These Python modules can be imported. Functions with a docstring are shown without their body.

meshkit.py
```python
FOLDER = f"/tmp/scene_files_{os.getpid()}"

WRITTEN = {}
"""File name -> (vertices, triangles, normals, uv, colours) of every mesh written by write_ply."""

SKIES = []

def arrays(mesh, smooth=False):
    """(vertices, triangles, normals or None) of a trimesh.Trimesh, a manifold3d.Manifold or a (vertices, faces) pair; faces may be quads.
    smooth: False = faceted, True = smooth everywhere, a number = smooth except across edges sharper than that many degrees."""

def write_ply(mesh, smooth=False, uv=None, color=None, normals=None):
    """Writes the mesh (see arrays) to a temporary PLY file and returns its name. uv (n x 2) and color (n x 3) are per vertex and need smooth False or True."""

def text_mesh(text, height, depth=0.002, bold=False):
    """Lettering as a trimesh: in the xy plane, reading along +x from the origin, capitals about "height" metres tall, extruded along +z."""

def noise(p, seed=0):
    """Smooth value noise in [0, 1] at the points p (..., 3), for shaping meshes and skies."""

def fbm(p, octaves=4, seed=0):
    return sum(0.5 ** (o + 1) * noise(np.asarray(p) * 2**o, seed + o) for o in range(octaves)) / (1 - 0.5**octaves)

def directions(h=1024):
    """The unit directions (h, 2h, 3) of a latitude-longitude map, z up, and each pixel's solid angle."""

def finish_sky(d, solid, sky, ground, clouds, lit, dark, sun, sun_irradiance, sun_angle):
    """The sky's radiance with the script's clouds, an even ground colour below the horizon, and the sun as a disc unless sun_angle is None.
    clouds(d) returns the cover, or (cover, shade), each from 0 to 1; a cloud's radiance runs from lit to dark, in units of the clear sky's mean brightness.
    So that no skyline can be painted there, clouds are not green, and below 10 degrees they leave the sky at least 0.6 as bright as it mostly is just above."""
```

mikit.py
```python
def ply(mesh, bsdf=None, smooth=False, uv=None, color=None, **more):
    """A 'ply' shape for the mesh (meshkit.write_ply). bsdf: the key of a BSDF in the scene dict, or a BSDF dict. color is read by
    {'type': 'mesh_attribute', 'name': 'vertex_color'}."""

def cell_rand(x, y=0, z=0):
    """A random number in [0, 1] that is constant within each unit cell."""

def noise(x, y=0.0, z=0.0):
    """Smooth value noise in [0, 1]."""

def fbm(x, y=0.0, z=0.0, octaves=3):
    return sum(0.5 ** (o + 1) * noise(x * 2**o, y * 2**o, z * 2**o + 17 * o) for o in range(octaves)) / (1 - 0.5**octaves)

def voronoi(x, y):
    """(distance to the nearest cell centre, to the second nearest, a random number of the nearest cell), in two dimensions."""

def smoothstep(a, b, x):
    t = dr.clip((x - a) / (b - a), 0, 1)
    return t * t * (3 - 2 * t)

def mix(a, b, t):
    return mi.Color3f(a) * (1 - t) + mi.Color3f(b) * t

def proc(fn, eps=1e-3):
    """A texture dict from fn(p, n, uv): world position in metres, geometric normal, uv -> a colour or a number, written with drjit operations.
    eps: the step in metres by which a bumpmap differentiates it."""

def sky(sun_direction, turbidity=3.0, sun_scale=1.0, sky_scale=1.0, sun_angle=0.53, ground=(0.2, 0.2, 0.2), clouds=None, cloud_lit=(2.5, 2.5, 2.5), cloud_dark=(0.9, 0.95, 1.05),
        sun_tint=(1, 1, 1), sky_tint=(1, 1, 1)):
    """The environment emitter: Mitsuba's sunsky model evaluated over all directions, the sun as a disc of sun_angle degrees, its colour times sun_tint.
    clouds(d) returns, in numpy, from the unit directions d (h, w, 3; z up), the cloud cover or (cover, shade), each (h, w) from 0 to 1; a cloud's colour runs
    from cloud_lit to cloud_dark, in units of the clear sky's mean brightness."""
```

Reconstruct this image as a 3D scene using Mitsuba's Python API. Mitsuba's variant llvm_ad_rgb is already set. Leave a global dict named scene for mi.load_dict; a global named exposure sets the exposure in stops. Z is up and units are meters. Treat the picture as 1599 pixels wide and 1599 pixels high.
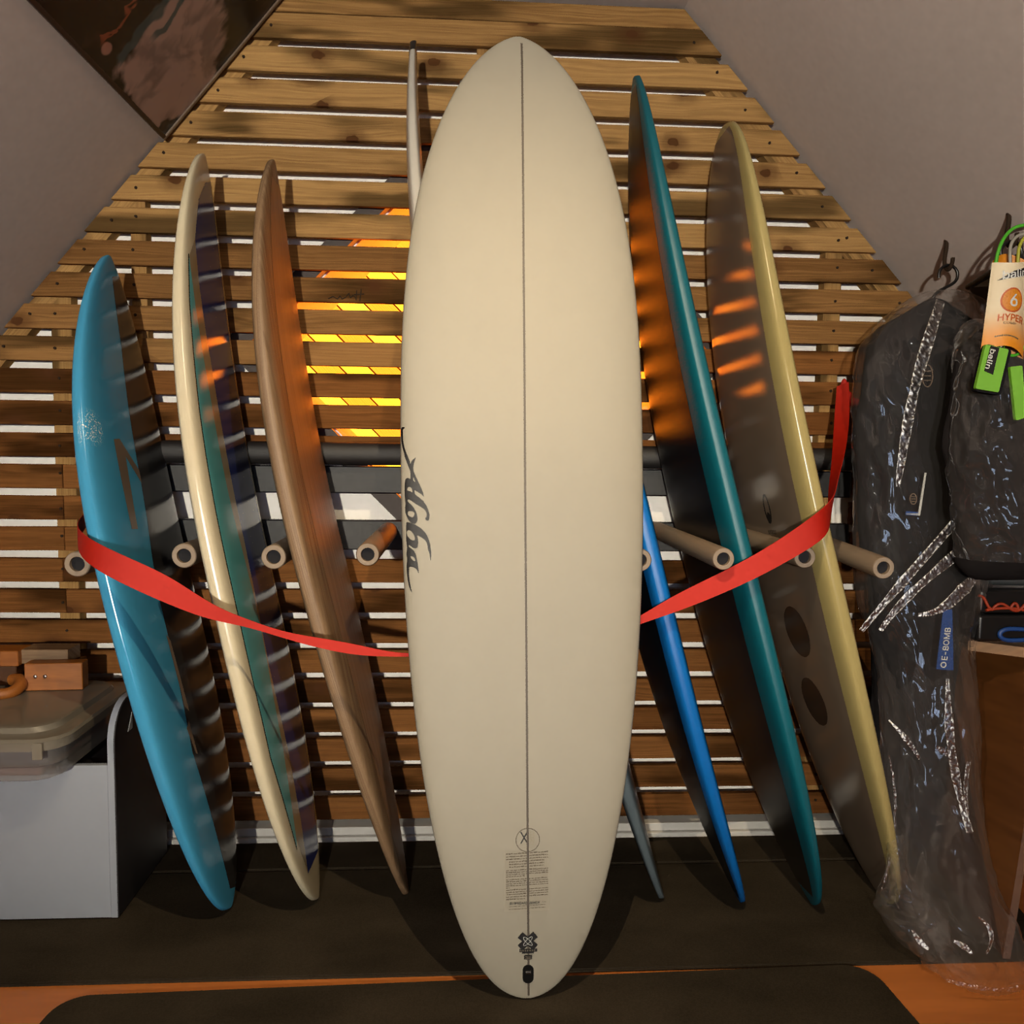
import math, random
import numpy as np
import trimesh, manifold3d as m3
from shapely.geometry import Polygon, LineString, Point, box as sbox
from shapely.ops import unary_union
import drjit as dr
import mitsuba as mi
import mikit, meshkit
from mikit import proc, noise, fbm, voronoi, cell_rand, smoothstep, mix

random.seed(7)
RNG = np.random.default_rng(11)
scene, labels = {}, {}
T = mi.ScalarTransform4f

# ---------------------------------------------------------------- camera (world: x right, y towards the gable, z up, metres)
FOC, CEN = 1300.0, 799.5
EYE = np.array([0.0, 0.0, 1.2625])
YAW, PITCH, ROLL = 0.058552, 0.078117, -0.012336


def camera_axes():
    cy, sy, cp, sp = math.cos(YAW), math.sin(YAW), math.cos(PITCH), math.sin(PITCH)
    fwd, right = np.array([sy * cp, cy * cp, -sp]), np.array([cy, -sy, 0])
    down = np.cross(fwd, right)
    cr, sr = math.cos(ROLL), math.sin(ROLL)
    return np.array([cr * right + sr * down, -sr * right + cr * down, fwd])


CAM = camera_axes()
scene['camera'] = {'type': 'perspective', 'fov_axis': 'x', 'fov': math.degrees(2 * math.atan(799.5 / FOC)), 'near_clip': 0.02, 'far_clip': 50.0,
                   'to_world': T().look_at(origin=EYE.tolist(), target=(EYE + CAM[2]).tolist(), up=(-CAM[1]).tolist())}
exposure = 0.2

# ---------------------------------------------------------------- lights (both lamps are out of view; their meshes are built further down)
KEY_POS, KEY_RADIANCE = (-0.45, -2.4, 1.5), (8200.0, 7500.0, 6150.0)
SPOT_POS, SPOT_AIM, SPOT_POWER = (0.12, 0.75, 2.5), (0.12, 1.85, 0.35), (8.6, 6.7, 4.1)
UNSEEN_COOL_RADIANCE = (2.5, 3.2, 4.5)          # unseen cool source behind the camera, lights the low gaps and cabinet
BLIND_GLOW = ((5.4, 1.3, 0.07), (4.6, 1.02, 0.05), (3.2, 0.55, 0.03))    # amber blind lit through from outside


def ray(px, py):
    return np.array([(px - CEN) / FOC, (py - CEN) / FOC, 1.0]) @ CAM


def at_y(px, py, y):
    r = ray(px, py)
    return EYE + r * (y / r[1])


def at_z(px, py, z):
    r = ray(px, py)
    return EYE + r * ((z - EYE[2]) / r[2])


def srgb(r, g, b):
    return [((c / 255 + 0.055) / 1.055) ** 2.4 if c > 10 else c / 255 / 12.92 for c in (r, g, b)]


# ---------------------------------------------------------------- materials
def mat(key, **d):
    scene[key] = {'type': 'twosided', 'bsdf': d} if d['type'] in ('diffuse', 'roughplastic', 'roughconductor', 'plastic') else d


def rgb(c):
    return {'type': 'rgb', 'value': list(c)}


def matte(key, c):
    mat(key, type='diffuse', reflectance=rgb(c))


def gloss(key, c, alpha=0.1, ior=1.5):
    mat(key, type='roughplastic', diffuse_reflectance=rgb(c) if isinstance(c, (list, tuple)) else c, alpha=alpha, int_ior=ior, nonlinear=True)


def slat_wood(p, n, uv):
    u, v = uv.x, uv.y
    row = dr.floor(v)
    a = v - row
    tone = cell_rand(row, 3, 5)
    warp = fbm(u * 5 + row * 7.1, a * 30, 2.0, octaves=2) - 0.5
    grain = noise(u * 4.5 + row * 17, a * 330 + warp * 7)
    fine = noise(u * 30 + row * 3, a * 900)
    stain = fbm(u * 3.1 + row * 5.3, a * 14, 7.0, octaves=3)
    d, _, which = voronoi(u * 6.0 + row * 11.3, a * 9.0 + row * 3.7)
    wob = d + 0.05 * (noise(u * 90, a * 90) - 0.5)
    knot = (1 - smoothstep(0.06, 0.12, wob)) * dr.select(which > 0.7, 1.0, 0.0)
    halo = (1 - smoothstep(0.08, 0.42, wob)) * dr.select(which > 0.7, 0.6, 0.0)
    pale = dr.select(row < 7.5, 1.0, dr.select(row < 13.5, 0.5, 0.0))  # paler pine on upper rows; also carries the wall's brighter top in colour
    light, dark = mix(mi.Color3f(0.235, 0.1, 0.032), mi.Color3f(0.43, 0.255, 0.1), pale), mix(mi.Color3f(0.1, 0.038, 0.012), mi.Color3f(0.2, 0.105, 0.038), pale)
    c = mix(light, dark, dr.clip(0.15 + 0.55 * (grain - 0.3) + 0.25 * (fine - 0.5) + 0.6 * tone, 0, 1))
    c = c * (1 - 0.7 * smoothstep(0.48, 0.75, stain))
    c = mix(c, mi.Color3f(0.07, 0.028, 0.012), dr.clip(halo + knot * 0.95, 0, 0.95))
    return c


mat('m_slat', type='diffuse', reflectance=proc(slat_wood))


def plank_wood(base, dark, su, sv, k):
    def fn(p, n, uv):
        w = fbm(uv.x * su * 0.4, uv.y * sv * 0.2, k, octaves=2)
        g = noise(uv.x * su, uv.y * sv + w * 6, k)
        f = noise(uv.x * su * 6, uv.y * sv * 3.7, k + 3)
        return mix(mi.Color3f(base), mi.Color3f(dark), dr.clip(0.75 * g + 0.35 * f - 0.1, 0, 1))
    return proc(fn)


gloss('m_walnut', plank_wood((0.42, 0.29, 0.18), (0.22, 0.135, 0.075), 3, 120, 1.0), 0.3, 1.4)
gloss('m_walnut_face', plank_wood((0.5, 0.31, 0.175), (0.4, 0.24, 0.13), 2, 70, 4.0), 0.3, 1.4)
gloss('m_shutter', plank_wood((0.8, 0.55, 0.28), (0.48, 0.27, 0.1), 5, 60, 8.0), 0.4)
gloss('m_shutter_dark', plank_wood((0.62, 0.36, 0.16), (0.3, 0.13, 0.045), 5, 75, 9.0), 0.4)
gloss('m_laminate', plank_wood((0.74, 0.33, 0.095), (0.6, 0.24, 0.06), 2.0, 26, 12.0), 0.25)
gloss('m_orange_wood', plank_wood((0.56, 0.23, 0.045), (0.42, 0.15, 0.028), 8, 80, 14.0), 0.3)
gloss('m_desk_top', plank_wood((0.5, 0.3, 0.13), (0.36, 0.19, 0.075), 5, 60, 16.0), 0.3)
gloss('m_brown_panel', plank_wood((0.2, 0.078, 0.022), (0.13, 0.046, 0.013), 3, 30, 18.0), 0.3)


def ceiling_paint(p, n, uv):
    g = fbm(p.x * 60, p.y * 60, p.z * 60, octaves=2)
    b = fbm(p.x * 2.2, p.y * 2.2, p.z * 2.2, octaves=2)
    return mi.Color3f(0.53, 0.465, 0.445) * (0.93 + 0.08 * g + 0.1 * (b - 0.5))


mat('m_ceiling', type='diffuse', reflectance=proc(ceiling_paint))


def mat_rubber(p, n, uv):
    g = noise(p.x * 420, p.y * 420)
    b = fbm(p.x * 5, p.y * 9, 1.0, octaves=3)
    return mi.Color3f(0.034, 0.027, 0.019) * (0.75 + 0.3 * g + 0.7 * (b - 0.5))


mat('m_mat', type='diffuse', reflectance=proc(mat_rubber))


def painting(p, n, uv):
    x, y = uv.x, uv.y                     # x: up the slope, y: towards the room, 0..1
    q = fbm(x * 7.0, y * 7.0, 1.0, octaves=4) - 0.5
    s = fbm(x * 22.0 + q * 4, y * 22.0, 4.0, octaves=3) - 0.5
    c = mix(mi.Color3f(0.012, 0.007, 0.007), mi.Color3f(0.045, 0.018, 0.012), smoothstep(0.05, 0.4, s + 0.3 * q))
    blob = dr.sqrt(dr.square((x - 0.17) / 0.21) + dr.square((y - 0.19) / 0.235)) + q * 0.75 + s * 0.25
    mauve = mix(mi.Color3f(0.52, 0.37, 0.33), mi.Color3f(0.32, 0.22, 0.2), smoothstep(-0.2, 0.3, s + q))
    c = mix(c, mauve, 1 - smoothstep(0.88, 1.0, blob))
    for y0, w, x0, x1 in ((0.445, 0.022, 0.02, 0.32), (0.375, 0.018, 0.14, 0.34)):
        band = y - (y0 + 0.9 * dr.square(x - 0.1) + 0.14 * q)
        k = (1 - smoothstep(w * 0.5, w, dr.abs(band))) * smoothstep(x0, x0 + 0.04, x) * (1 - smoothstep(x1, x1 + 0.05, x))
        c = mix(c, mi.Color3f(0.055, 0.115, 0.13), 0.9 * k)
    ember = (1 - smoothstep(0.003, 0.01, dr.abs(y - (0.5 + 0.2 * x + 0.1 * s)))) * smoothstep(0.03, 0.06, x) * (1 - smoothstep(0.2, 0.24, x))
    c = mix(c, mi.Color3f(0.42, 0.12, 0.06), 0.85 * ember)
    drop = 1 - smoothstep(0.014, 0.02, dr.sqrt(dr.square(x - 0.045) + dr.square((y - 0.5) * 0.8)))
    return mix(c, mi.Color3f(0.55, 0.3, 0.24), drop * 0.9)


gloss('m_painting', proc(painting), 0.22, 1.35)


def hull_speckle(base, k):
    def fn(p, n, uv):
        b = fbm(uv.x * 6, uv.y * 6, k, octaves=2)
        return mi.Color3f(base) * (0.99 + 0.02 * b)
    return proc(fn)


gloss('m_white_hull', hull_speckle((0.445, 0.418, 0.355), 2.0), 0.28, 1.4)
gloss('m_cream_hull', [0.74, 0.69, 0.56], 0.06)
gloss('m_grey_white_hull', [0.66, 0.64, 0.6], 0.12)
gloss('m_steel_hull', [0.20, 0.25, 0.28], 0.12)


def blue_hull(p, n, uv):
    sc_ = smoothstep(0.7, 0.76, noise(uv.x * 420, uv.y * 560 + noise(uv.x * 90, uv.y * 80) * 5))
    near = 1 - smoothstep(0.5, 1.0, dr.sqrt(dr.square((uv.x - 1.3) / 0.055) + dr.square((uv.y + 0.272) / 0.05)))
    return mix(mi.Color3f(0.1, 0.45, 0.66), mi.Color3f(0.85, 0.85, 0.85), sc_ * near)


gloss('m_blue_hull', proc(blue_hull), 0.035)
gloss('m_bright_blue_hull', [0.01, 0.24, 0.62], 0.2)
gloss('m_teal_hull', [0.01, 0.19, 0.25], 0.22)
gloss('m_yellow_hull', [0.52, 0.45, 0.22], 0.07)
gloss('m_teal_stripe', [0.19, 0.56, 0.6], 0.06)
gloss('m_cream_stripe', [0.46, 0.385, 0.26], 0.06)
gloss('m_navy', [0.03, 0.05, 0.27], 0.025, 1.36)
gloss('m_slate_face', [0.05, 0.05, 0.055], 0.03)
gloss('m_navy_face', [0.006, 0.016, 0.034], 0.25)
gloss('m_black_face', [0.016, 0.016, 0.018], 0.16)
gloss('m_tan_face', [0.3, 0.235, 0.185], 0.035)
gloss('m_print_black', [0.012, 0.01, 0.01], 0.3)
gloss('m_print_grey', [0.19, 0.16, 0.12], 0.3)
gloss('m_print_faint', [0.42, 0.37, 0.27], 0.3)
gloss('m_print_white', [0.7, 0.7, 0.68], 0.3)
gloss('m_print_tan', [0.27, 0.2, 0.15], 0.15)
gloss('m_sticker_film', [0.48, 0.45, 0.385], 0.15)
gloss('m_stringer', [0.15, 0.125, 0.1], 0.3)
gloss('m_dark_disc', [0.045, 0.038, 0.035], 0.06)
gloss('m_scribble', [0.5, 0.27, 0.16], 0.3)
matte('m_white_wall', (0.85, 0.83, 0.81))
gloss('m_white_paint', [0.74, 0.73, 0.71], 0.3)
gloss('m_black_paint', [0.013, 0.013, 0.017], 0.3)
gloss('m_dark_frame', [0.05, 0.022, 0.016], 0.35)
gloss('m_pipe', [0.045, 0.042, 0.043], 0.4)
gloss('m_sleeve', [0.42, 0.335, 0.255], 0.45)
matte('m_core', (0.02, 0.02, 0.023))
matte('m_iron', (0.03, 0.02, 0.014))
gloss('m_strap', [0.75, 0.026, 0.008], 0.6)
gloss('m_cabinet_white', [0.5, 0.535, 0.6], 0.35)
gloss('m_cabinet_grey', [0.035, 0.034, 0.04], 0.4)
matte('m_neoprene', (0.011, 0.0105, 0.012))
matte('m_neoprene_brown', (0.012, 0.0105, 0.011))
gloss('m_black_plastic', [0.015, 0.015, 0.016], 0.15)
gloss('m_olive', [0.035, 0.036, 0.022], 0.4)
gloss('m_blue_trim', [0.02, 0.1, 0.36], 0.3)
gloss('m_orange_trim', [0.5, 0.07, 0.02], 0.35)
gloss('m_grey_tube', [0.1, 0.115, 0.125], 0.3)
gloss('m_lime', [0.29, 0.62, 0.06], 0.4)
gloss('m_green_cord', [0.13, 0.55, 0.05], 0.12)
gloss('m_yellow_cord', [0.5, 0.5, 0.07], 0.12)
gloss('m_clear_cord', [0.42, 0.4, 0.36], 0.1)


def card_print(p, n, uv):
    return mix(mi.Color3f(0.82, 0.4, 0.02), mi.Color3f(0.8, 0.72, 0.56), smoothstep(0.02, 0.5, uv.y))


gloss('m_card', proc(card_print), 0.3)
gloss('m_card_orange', [0.72, 0.33, 0.02], 0.3)
gloss('m_card_red', [0.62, 0.16, 0.03], 0.3)
mat('m_chrome', type='roughconductor', material='Cr', alpha=0.12)
gloss('m_purple_cloth', [0.06, 0.055, 0.09], 0.6)
gloss('m_pink_cloth', [0.3, 0.16, 0.15], 0.6)
scene['m_film'] = {'type': 'blendbsdf', 'weight': 0.022, 'clear': {'type': 'thindielectric', 'int_ior': 1.42},
                   'haze': {'type': 'twosided', 'b': {'type': 'roughplastic', 'diffuse_reflectance': rgb((0.5, 0.48, 0.47)), 'alpha': 0.12}}}
scene['m_film_fold'] = {'type': 'blendbsdf', 'weight': 0.16, 'clear': {'type': 'thindielectric', 'int_ior': 1.4},
                        'sheen': {'type': 'twosided', 'b': {'type': 'roughconductor', 'material': 'Al', 'alpha': 0.16}}}
scene['m_tub'] = {'type': 'blendbsdf', 'weight': 0.3, 'clear': {'type': 'thindielectric', 'int_ior': 1.5},
                  'haze': {'type': 'twosided', 'b': {'type': 'roughplastic', 'diffuse_reflectance': rgb((0.36, 0.34, 0.33)), 'alpha': 0.15}}}
scene['m_tub_lid'] = {'type': 'blendbsdf', 'weight': 0.55, 'clear': {'type': 'thindielectric', 'int_ior': 1.5},
                      'haze': {'type': 'twosided', 'b': {'type': 'roughplastic', 'diffuse_reflectance': rgb((0.27, 0.24, 0.19)), 'alpha': 0.12}}}


# ---------------------------------------------------------------- helpers
def numbered(key):
    if key not in scene and key not in labels and not any(k.startswith(key + '__') for k in scene):
        return key
    i = 1
    while True:
        k = f'{key}_{i:03d}'
        if k not in scene and k not in labels and not any(q.startswith(k + '__') for q in scene):
            return k
        i += 1


def thing(name, label, cat, group=None):
    key = numbered(name)
    labels[key] = {'label': label, 'category': cat}
    if group:
        labels[key]['group'] = group
    return key


def structure(key, label=None):
    labels[key] = {'kind': 'structure', **({'label': label} if label else {})}
    return key


def put(key, mesh, bsdf, smooth=False, uv=None, label=None, **more):
    key = numbered(key)
    scene[key] = mikit.ply(mesh, bsdf, smooth=smooth, uv=uv, **more)
    if label:
        labels.setdefault(key, {})['label'] = label
    return key


def whole(name, mesh, bsdf, label, cat, smooth=False, uv=None, group=None):
    key = numbered(name)
    scene[key] = mikit.ply(mesh, bsdf, smooth=smooth, uv=uv)
    labels[key] = {'label': label, 'category': cat}
    if group:
        labels[key]['group'] = group
    return key


def box(lo, hi, c=0.0):
    lo, hi = np.minimum(lo, hi).astype(float), np.maximum(lo, hi).astype(float)
    if c <= 0:
        b = trimesh.creation.box(hi - lo)
        b.apply_translation((lo + hi) / 2)
        return b
    pts = []
    for k in range(3):
        e = np.full(3, c)
        e[k] = 0
        for sx in (0, 1):
            for sy in (0, 1):
                for sz in (0, 1):
                    s = np.array([sx, sy, sz])
                    pts.append(np.where(s == 0, lo + e, hi - e))
    return trimesh.convex.convex_hull(np.array(pts))


def rounded(lo, hi, r, seg=16):
    lo, hi = np.array(lo, float) + r, np.array(hi, float) - r
    s = m3.Manifold.sphere(r, seg)
    return m3.Manifold.batch_hull([s.translate([x, y, z]) for x in (lo[0], hi[0]) for y in (lo[1], hi[1]) for z in (lo[2], hi[2])])


def tri(m):
    q = m.to_mesh()
    return trimesh.Trimesh(np.array(q.vert_properties[:, :3]), np.array(q.tri_verts), process=False)


def cat(ms):
    return trimesh.util.concatenate([tri(m) if hasattr(m, 'to_mesh') else m for m in ms])


def place(mesh, origin, ax, ay, az):
    m = np.eye(4)
    m[:3, 0], m[:3, 1], m[:3, 2], m[:3, 3] = ax, ay, az, origin
    q = mesh.copy()
    q.apply_transform(m)
    return q


def spline(pts, n):
    from scipy.interpolate import CubicSpline
    p = np.array(pts, float)
    d = np.r_[0, np.cumsum(np.linalg.norm(np.diff(p[:, :3], axis=0), axis=1))]
    return CubicSpline(d, p)(np.linspace(0, d[-1], n))


def tube(pts, r, seg=12, closed=False):
    p = np.array(pts, float)
    r = np.broadcast_to(r, len(p))
    t = np.gradient(p, axis=0)
    if closed:
        t = np.roll(p, -1, 0) - np.roll(p, 1, 0)
    t /= np.linalg.norm(t, axis=1, keepdims=True)
    ref = np.array([0.3, 0.2, 0.93])
    ref = ref if abs(t[:, :] @ ref).max() < 0.98 else np.array([0.9, 0.3, 0.1])
    v = []
    nrm = np.cross(t[0], ref)
    for i in range(len(p)):
        nrm = nrm - t[i] * (nrm @ t[i])
        nrm /= np.linalg.norm(nrm)
        bn = np.cross(t[i], nrm)
        a = np.arange(seg) * 2 * np.pi / seg
        v.append(p[i] + r[i] * (np.cos(a)[:, None] * nrm + np.sin(a)[:, None] * bn))
    v = np.vstack(v)
    f = []
    m = len(p) if closed else len(p) - 1
    for i in range(m):
        j = (i + 1) % len(p)
        for k in range(seg):
            l = (k + 1) % seg
            f += [[i * seg + k, i * seg + l, j * seg + l], [i * seg + k, j * seg + l, j * seg + k]]
    if not closed:
        v = np.vstack([v, p[0], p[-1]])
        n0, n1, e = len(v) - 2, len(v) - 1, (len(p) - 1) * seg
        for k in range(seg):
            l = (k + 1) % seg
            f += [[n0, l, k], [n1, e + k, e + l]]
    return trimesh.Trimesh(v, np.array(f), process=False)


def extrude(poly, depth):
    polys = getattr(poly, 'geoms', [poly])
    return trimesh.util.concatenate([trimesh.creation.extrude_polygon(g, depth, engine='earcut') for g in polys])


def slab_y(poly_xz, y0, y1):
    """A polygon in x and z, extruded from y0 to y1."""
    return place(extrude(poly_xz, y1 - y0), (0, y1, 0), (1, 0, 0), (0, 0, 1), (0, -1, 0))


def grid_faces(a, b, wrap=False):
    f = []
    for i in range(a - 1):
        for j in range(b if wrap else b - 1):
            k = (j + 1) % b
            f += [[i * b + j, i * b + k, (i + 1) * b + k], [i * b + j, (i + 1) * b + k, (i + 1) * b + j]]
    return np.array(f)


# ---------------------------------------------------------------- the room
WALL_Y, SLAT_Y, BACK_Y = 2.668, 2.6, -3.6
RIDGE = 3.22


def left_x(z):
    return (z - 1.601) / 1.196 - 1.382


def right_x(z):
    return 0.669 + (2.599 - z) / 1.119


def left_z(x):
    return 1.601 + 1.196 * (x + 1.382)


def right_z(x):
    return 2.599 - 1.119 * (x - 0.669)


ridge_x = (2.599 + 1.119 * 0.669 - 1.601 - 1.196 * 1.382) / (1.196 + 1.119)
ridge_z = left_z(ridge_x)
XL, XR = -2.1, 2.15
FLAT_Z = 2.606
gable = Polygon([(XL, 0), (XR, 0), (XR, right_z(XR)), (right_x(FLAT_Z), FLAT_Z), (left_x(FLAT_Z), FLAT_Z), (XL, left_z(XL))])

structure('floor')
v = np.array([[XL, BACK_Y, 0], [XR, BACK_Y, 0], [XR, WALL_Y + 0.02, 0], [XL, WALL_Y + 0.02, 0],
              [XL, BACK_Y, -0.05], [XR, BACK_Y, -0.05], [XR, WALL_Y + 0.02, -0.05], [XL, WALL_Y + 0.02, -0.05]], float)
fl = trimesh.Trimesh(v, [[0, 1, 2], [0, 2, 3], [4, 6, 5], [4, 7, 6], [0, 4, 5], [0, 5, 1], [2, 6, 7], [2, 7, 3], [1, 5, 6], [1, 6, 2], [0, 3, 7], [0, 7, 4]], process=False)
scene['floor'] = mikit.ply(fl, 'm_laminate', uv=v[:, :2])

DIAX, DIAZ, DIAR = 0.057, 1.566, 0.788
diamond = Polygon([(DIAX - DIAR, DIAZ), (DIAX, DIAZ - DIAR), (DIAX + DIAR, DIAZ), (DIAX, DIAZ + DIAR)])
structure('wall_back', 'white gable wall behind the slats')
scene['wall_back'] = mikit.ply(slab_y(gable.difference(diamond), WALL_Y, WALL_Y + 0.02), 'm_white_wall')

# the diamond opening in the gable: dark frame, white reveal and a plank shutter at its back
structure('window_1', 'diamond shaped window with a glowing amber blind behind the slats')
inner = diamond.buffer(-0.045, join_style=2)
put('window_1__frame', slab_y(diamond.buffer(0.012, join_style=2).difference(inner), WALL_Y - 0.03, WALL_Y + 0.02), 'm_dark_frame')
DEEP = 0.42
put('window_1__reveal', slab_y(diamond.buffer(-0.02, join_style=2).difference(diamond.buffer(-0.05, join_style=2)), WALL_Y + 0.021, WALL_Y + DEEP), 'm_white_wall')
rot = np.array([math.sqrt(0.5), 0, -math.sqrt(0.5)])
across = np.array([math.sqrt(0.5), 0, math.sqrt(0.5)])
half = DIAR * math.sqrt(0.5) - 0.03
n_plank = 14
pw = 2 * half / n_plank
for i in range(n_plank):
    a0 = -half + i * pw
    q = box((-half, -0.01, a0 + 0.003), (half, 0.012, a0 + pw - 0.003), 0.002)
    uv = np.stack([q.vertices[:, 0] + i * 0.37, q.vertices[:, 2]], 1)
    q = place(q, (DIAX, WALL_Y + DEEP + 0.02 + (i % 3) * 0.002, DIAZ), rot, (0, 1, 0), across)
    put('window_1__blind_slat', q, 'm_shutter', emitter={'type': 'area', 'radiance': rgb(BLIND_GLOW[(0, 2, 1, 2, 0, 2, 1)[i % 7]]), 'sampling_weight': 0.6})
put('window_1__backing', slab_y(diamond.buffer(0.02), WALL_Y + DEEP + 0.04, WALL_Y + DEEP + 0.06), 'm_dark_frame')

structure('ceiling', 'flat strip of plaster ceiling between the two slopes')
scene['ceiling'] = mikit.ply(box((left_x(FLAT_Z) - 0.1, BACK_Y, FLAT_Z), (right_x(FLAT_Z) + 0.1, WALL_Y + 0.02, FLAT_Z + 0.06)), 'm_ceiling')
for side, sx in (('left', -1), ('right', 1)):
    structure(f'ceiling_{side}', f'{side} sloping plaster ceiling of the attic room')
    if sx < 0:
        poly = Polygon([(XL, left_z(XL)), (left_x(FLAT_Z), FLAT_Z), (left_x(FLAT_Z), FLAT_Z + 0.08), (XL, left_z(XL) + 0.08)])
    else:
        poly = Polygon([(XR, right_z(XR)), (right_x(FLAT_Z), FLAT_Z), (right_x(FLAT_Z), FLAT_Z + 0.08), (XR, right_z(XR) + 0.08)])
    scene[f'ceiling_{side}'] = mikit.ply(slab_y(poly, BACK_Y, WALL_Y + 0.02), 'm_ceiling')
    structure(f'wall_{side}')
    x = XL if sx < 0 else XR
    scene[f'wall_{side}'] = mikit.ply(box((x, BACK_Y, 0), (x + sx * 0.05, WALL_Y + 0.02, (left_z if sx < 0 else right_z)(x) + 0.04)), 'm_ceiling')

WIN = (-0.2, 0.45, 1.1, 1.45)   # x0, z0, x1, z1 of the unseen window behind the photographer
structure('unseen_wall_front')
scene['unseen_wall_front'] = mikit.ply(slab_y(gable.difference(sbox(*WIN)), BACK_Y - 0.05, BACK_Y), 'm_brown_panel')  # unseen rear wall, kept dark so glossy film mirrors less of it
structure('unseen_window_2', 'unseen window behind the camera, placed to give cool light on the lower wall')
fr = sbox(*WIN).difference(unary_union([sbox(WIN[0] + 0.05, WIN[1] + 0.05, 0.43, WIN[3] - 0.05), sbox(0.47, WIN[1] + 0.05, WIN[2] - 0.05, WIN[3] - 0.05)]))
put('unseen_window_2__frame', slab_y(fr, BACK_Y - 0.05, BACK_Y + 0.01), 'm_white_paint')
for x0, x1 in ((WIN[0] + 0.05, 0.43), (0.47, WIN[2] - 0.05)):
    pv = np.array([[x0, BACK_Y - 0.03, WIN[1] + 0.05], [x1, BACK_Y - 0.03, WIN[1] + 0.05], [x1, BACK_Y - 0.03, WIN[3] - 0.05], [x0, BACK_Y - 0.03, WIN[3] - 0.05]])
    put('unseen_window_2__pane', trimesh.Trimesh(pv, [[0, 2, 1], [0, 3, 2]], process=False), 'm_white_paint', emitter={'type': 'area', 'radiance': rgb(UNSEEN_COOL_RADIANCE), 'sampling_weight': 3.0})

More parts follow.
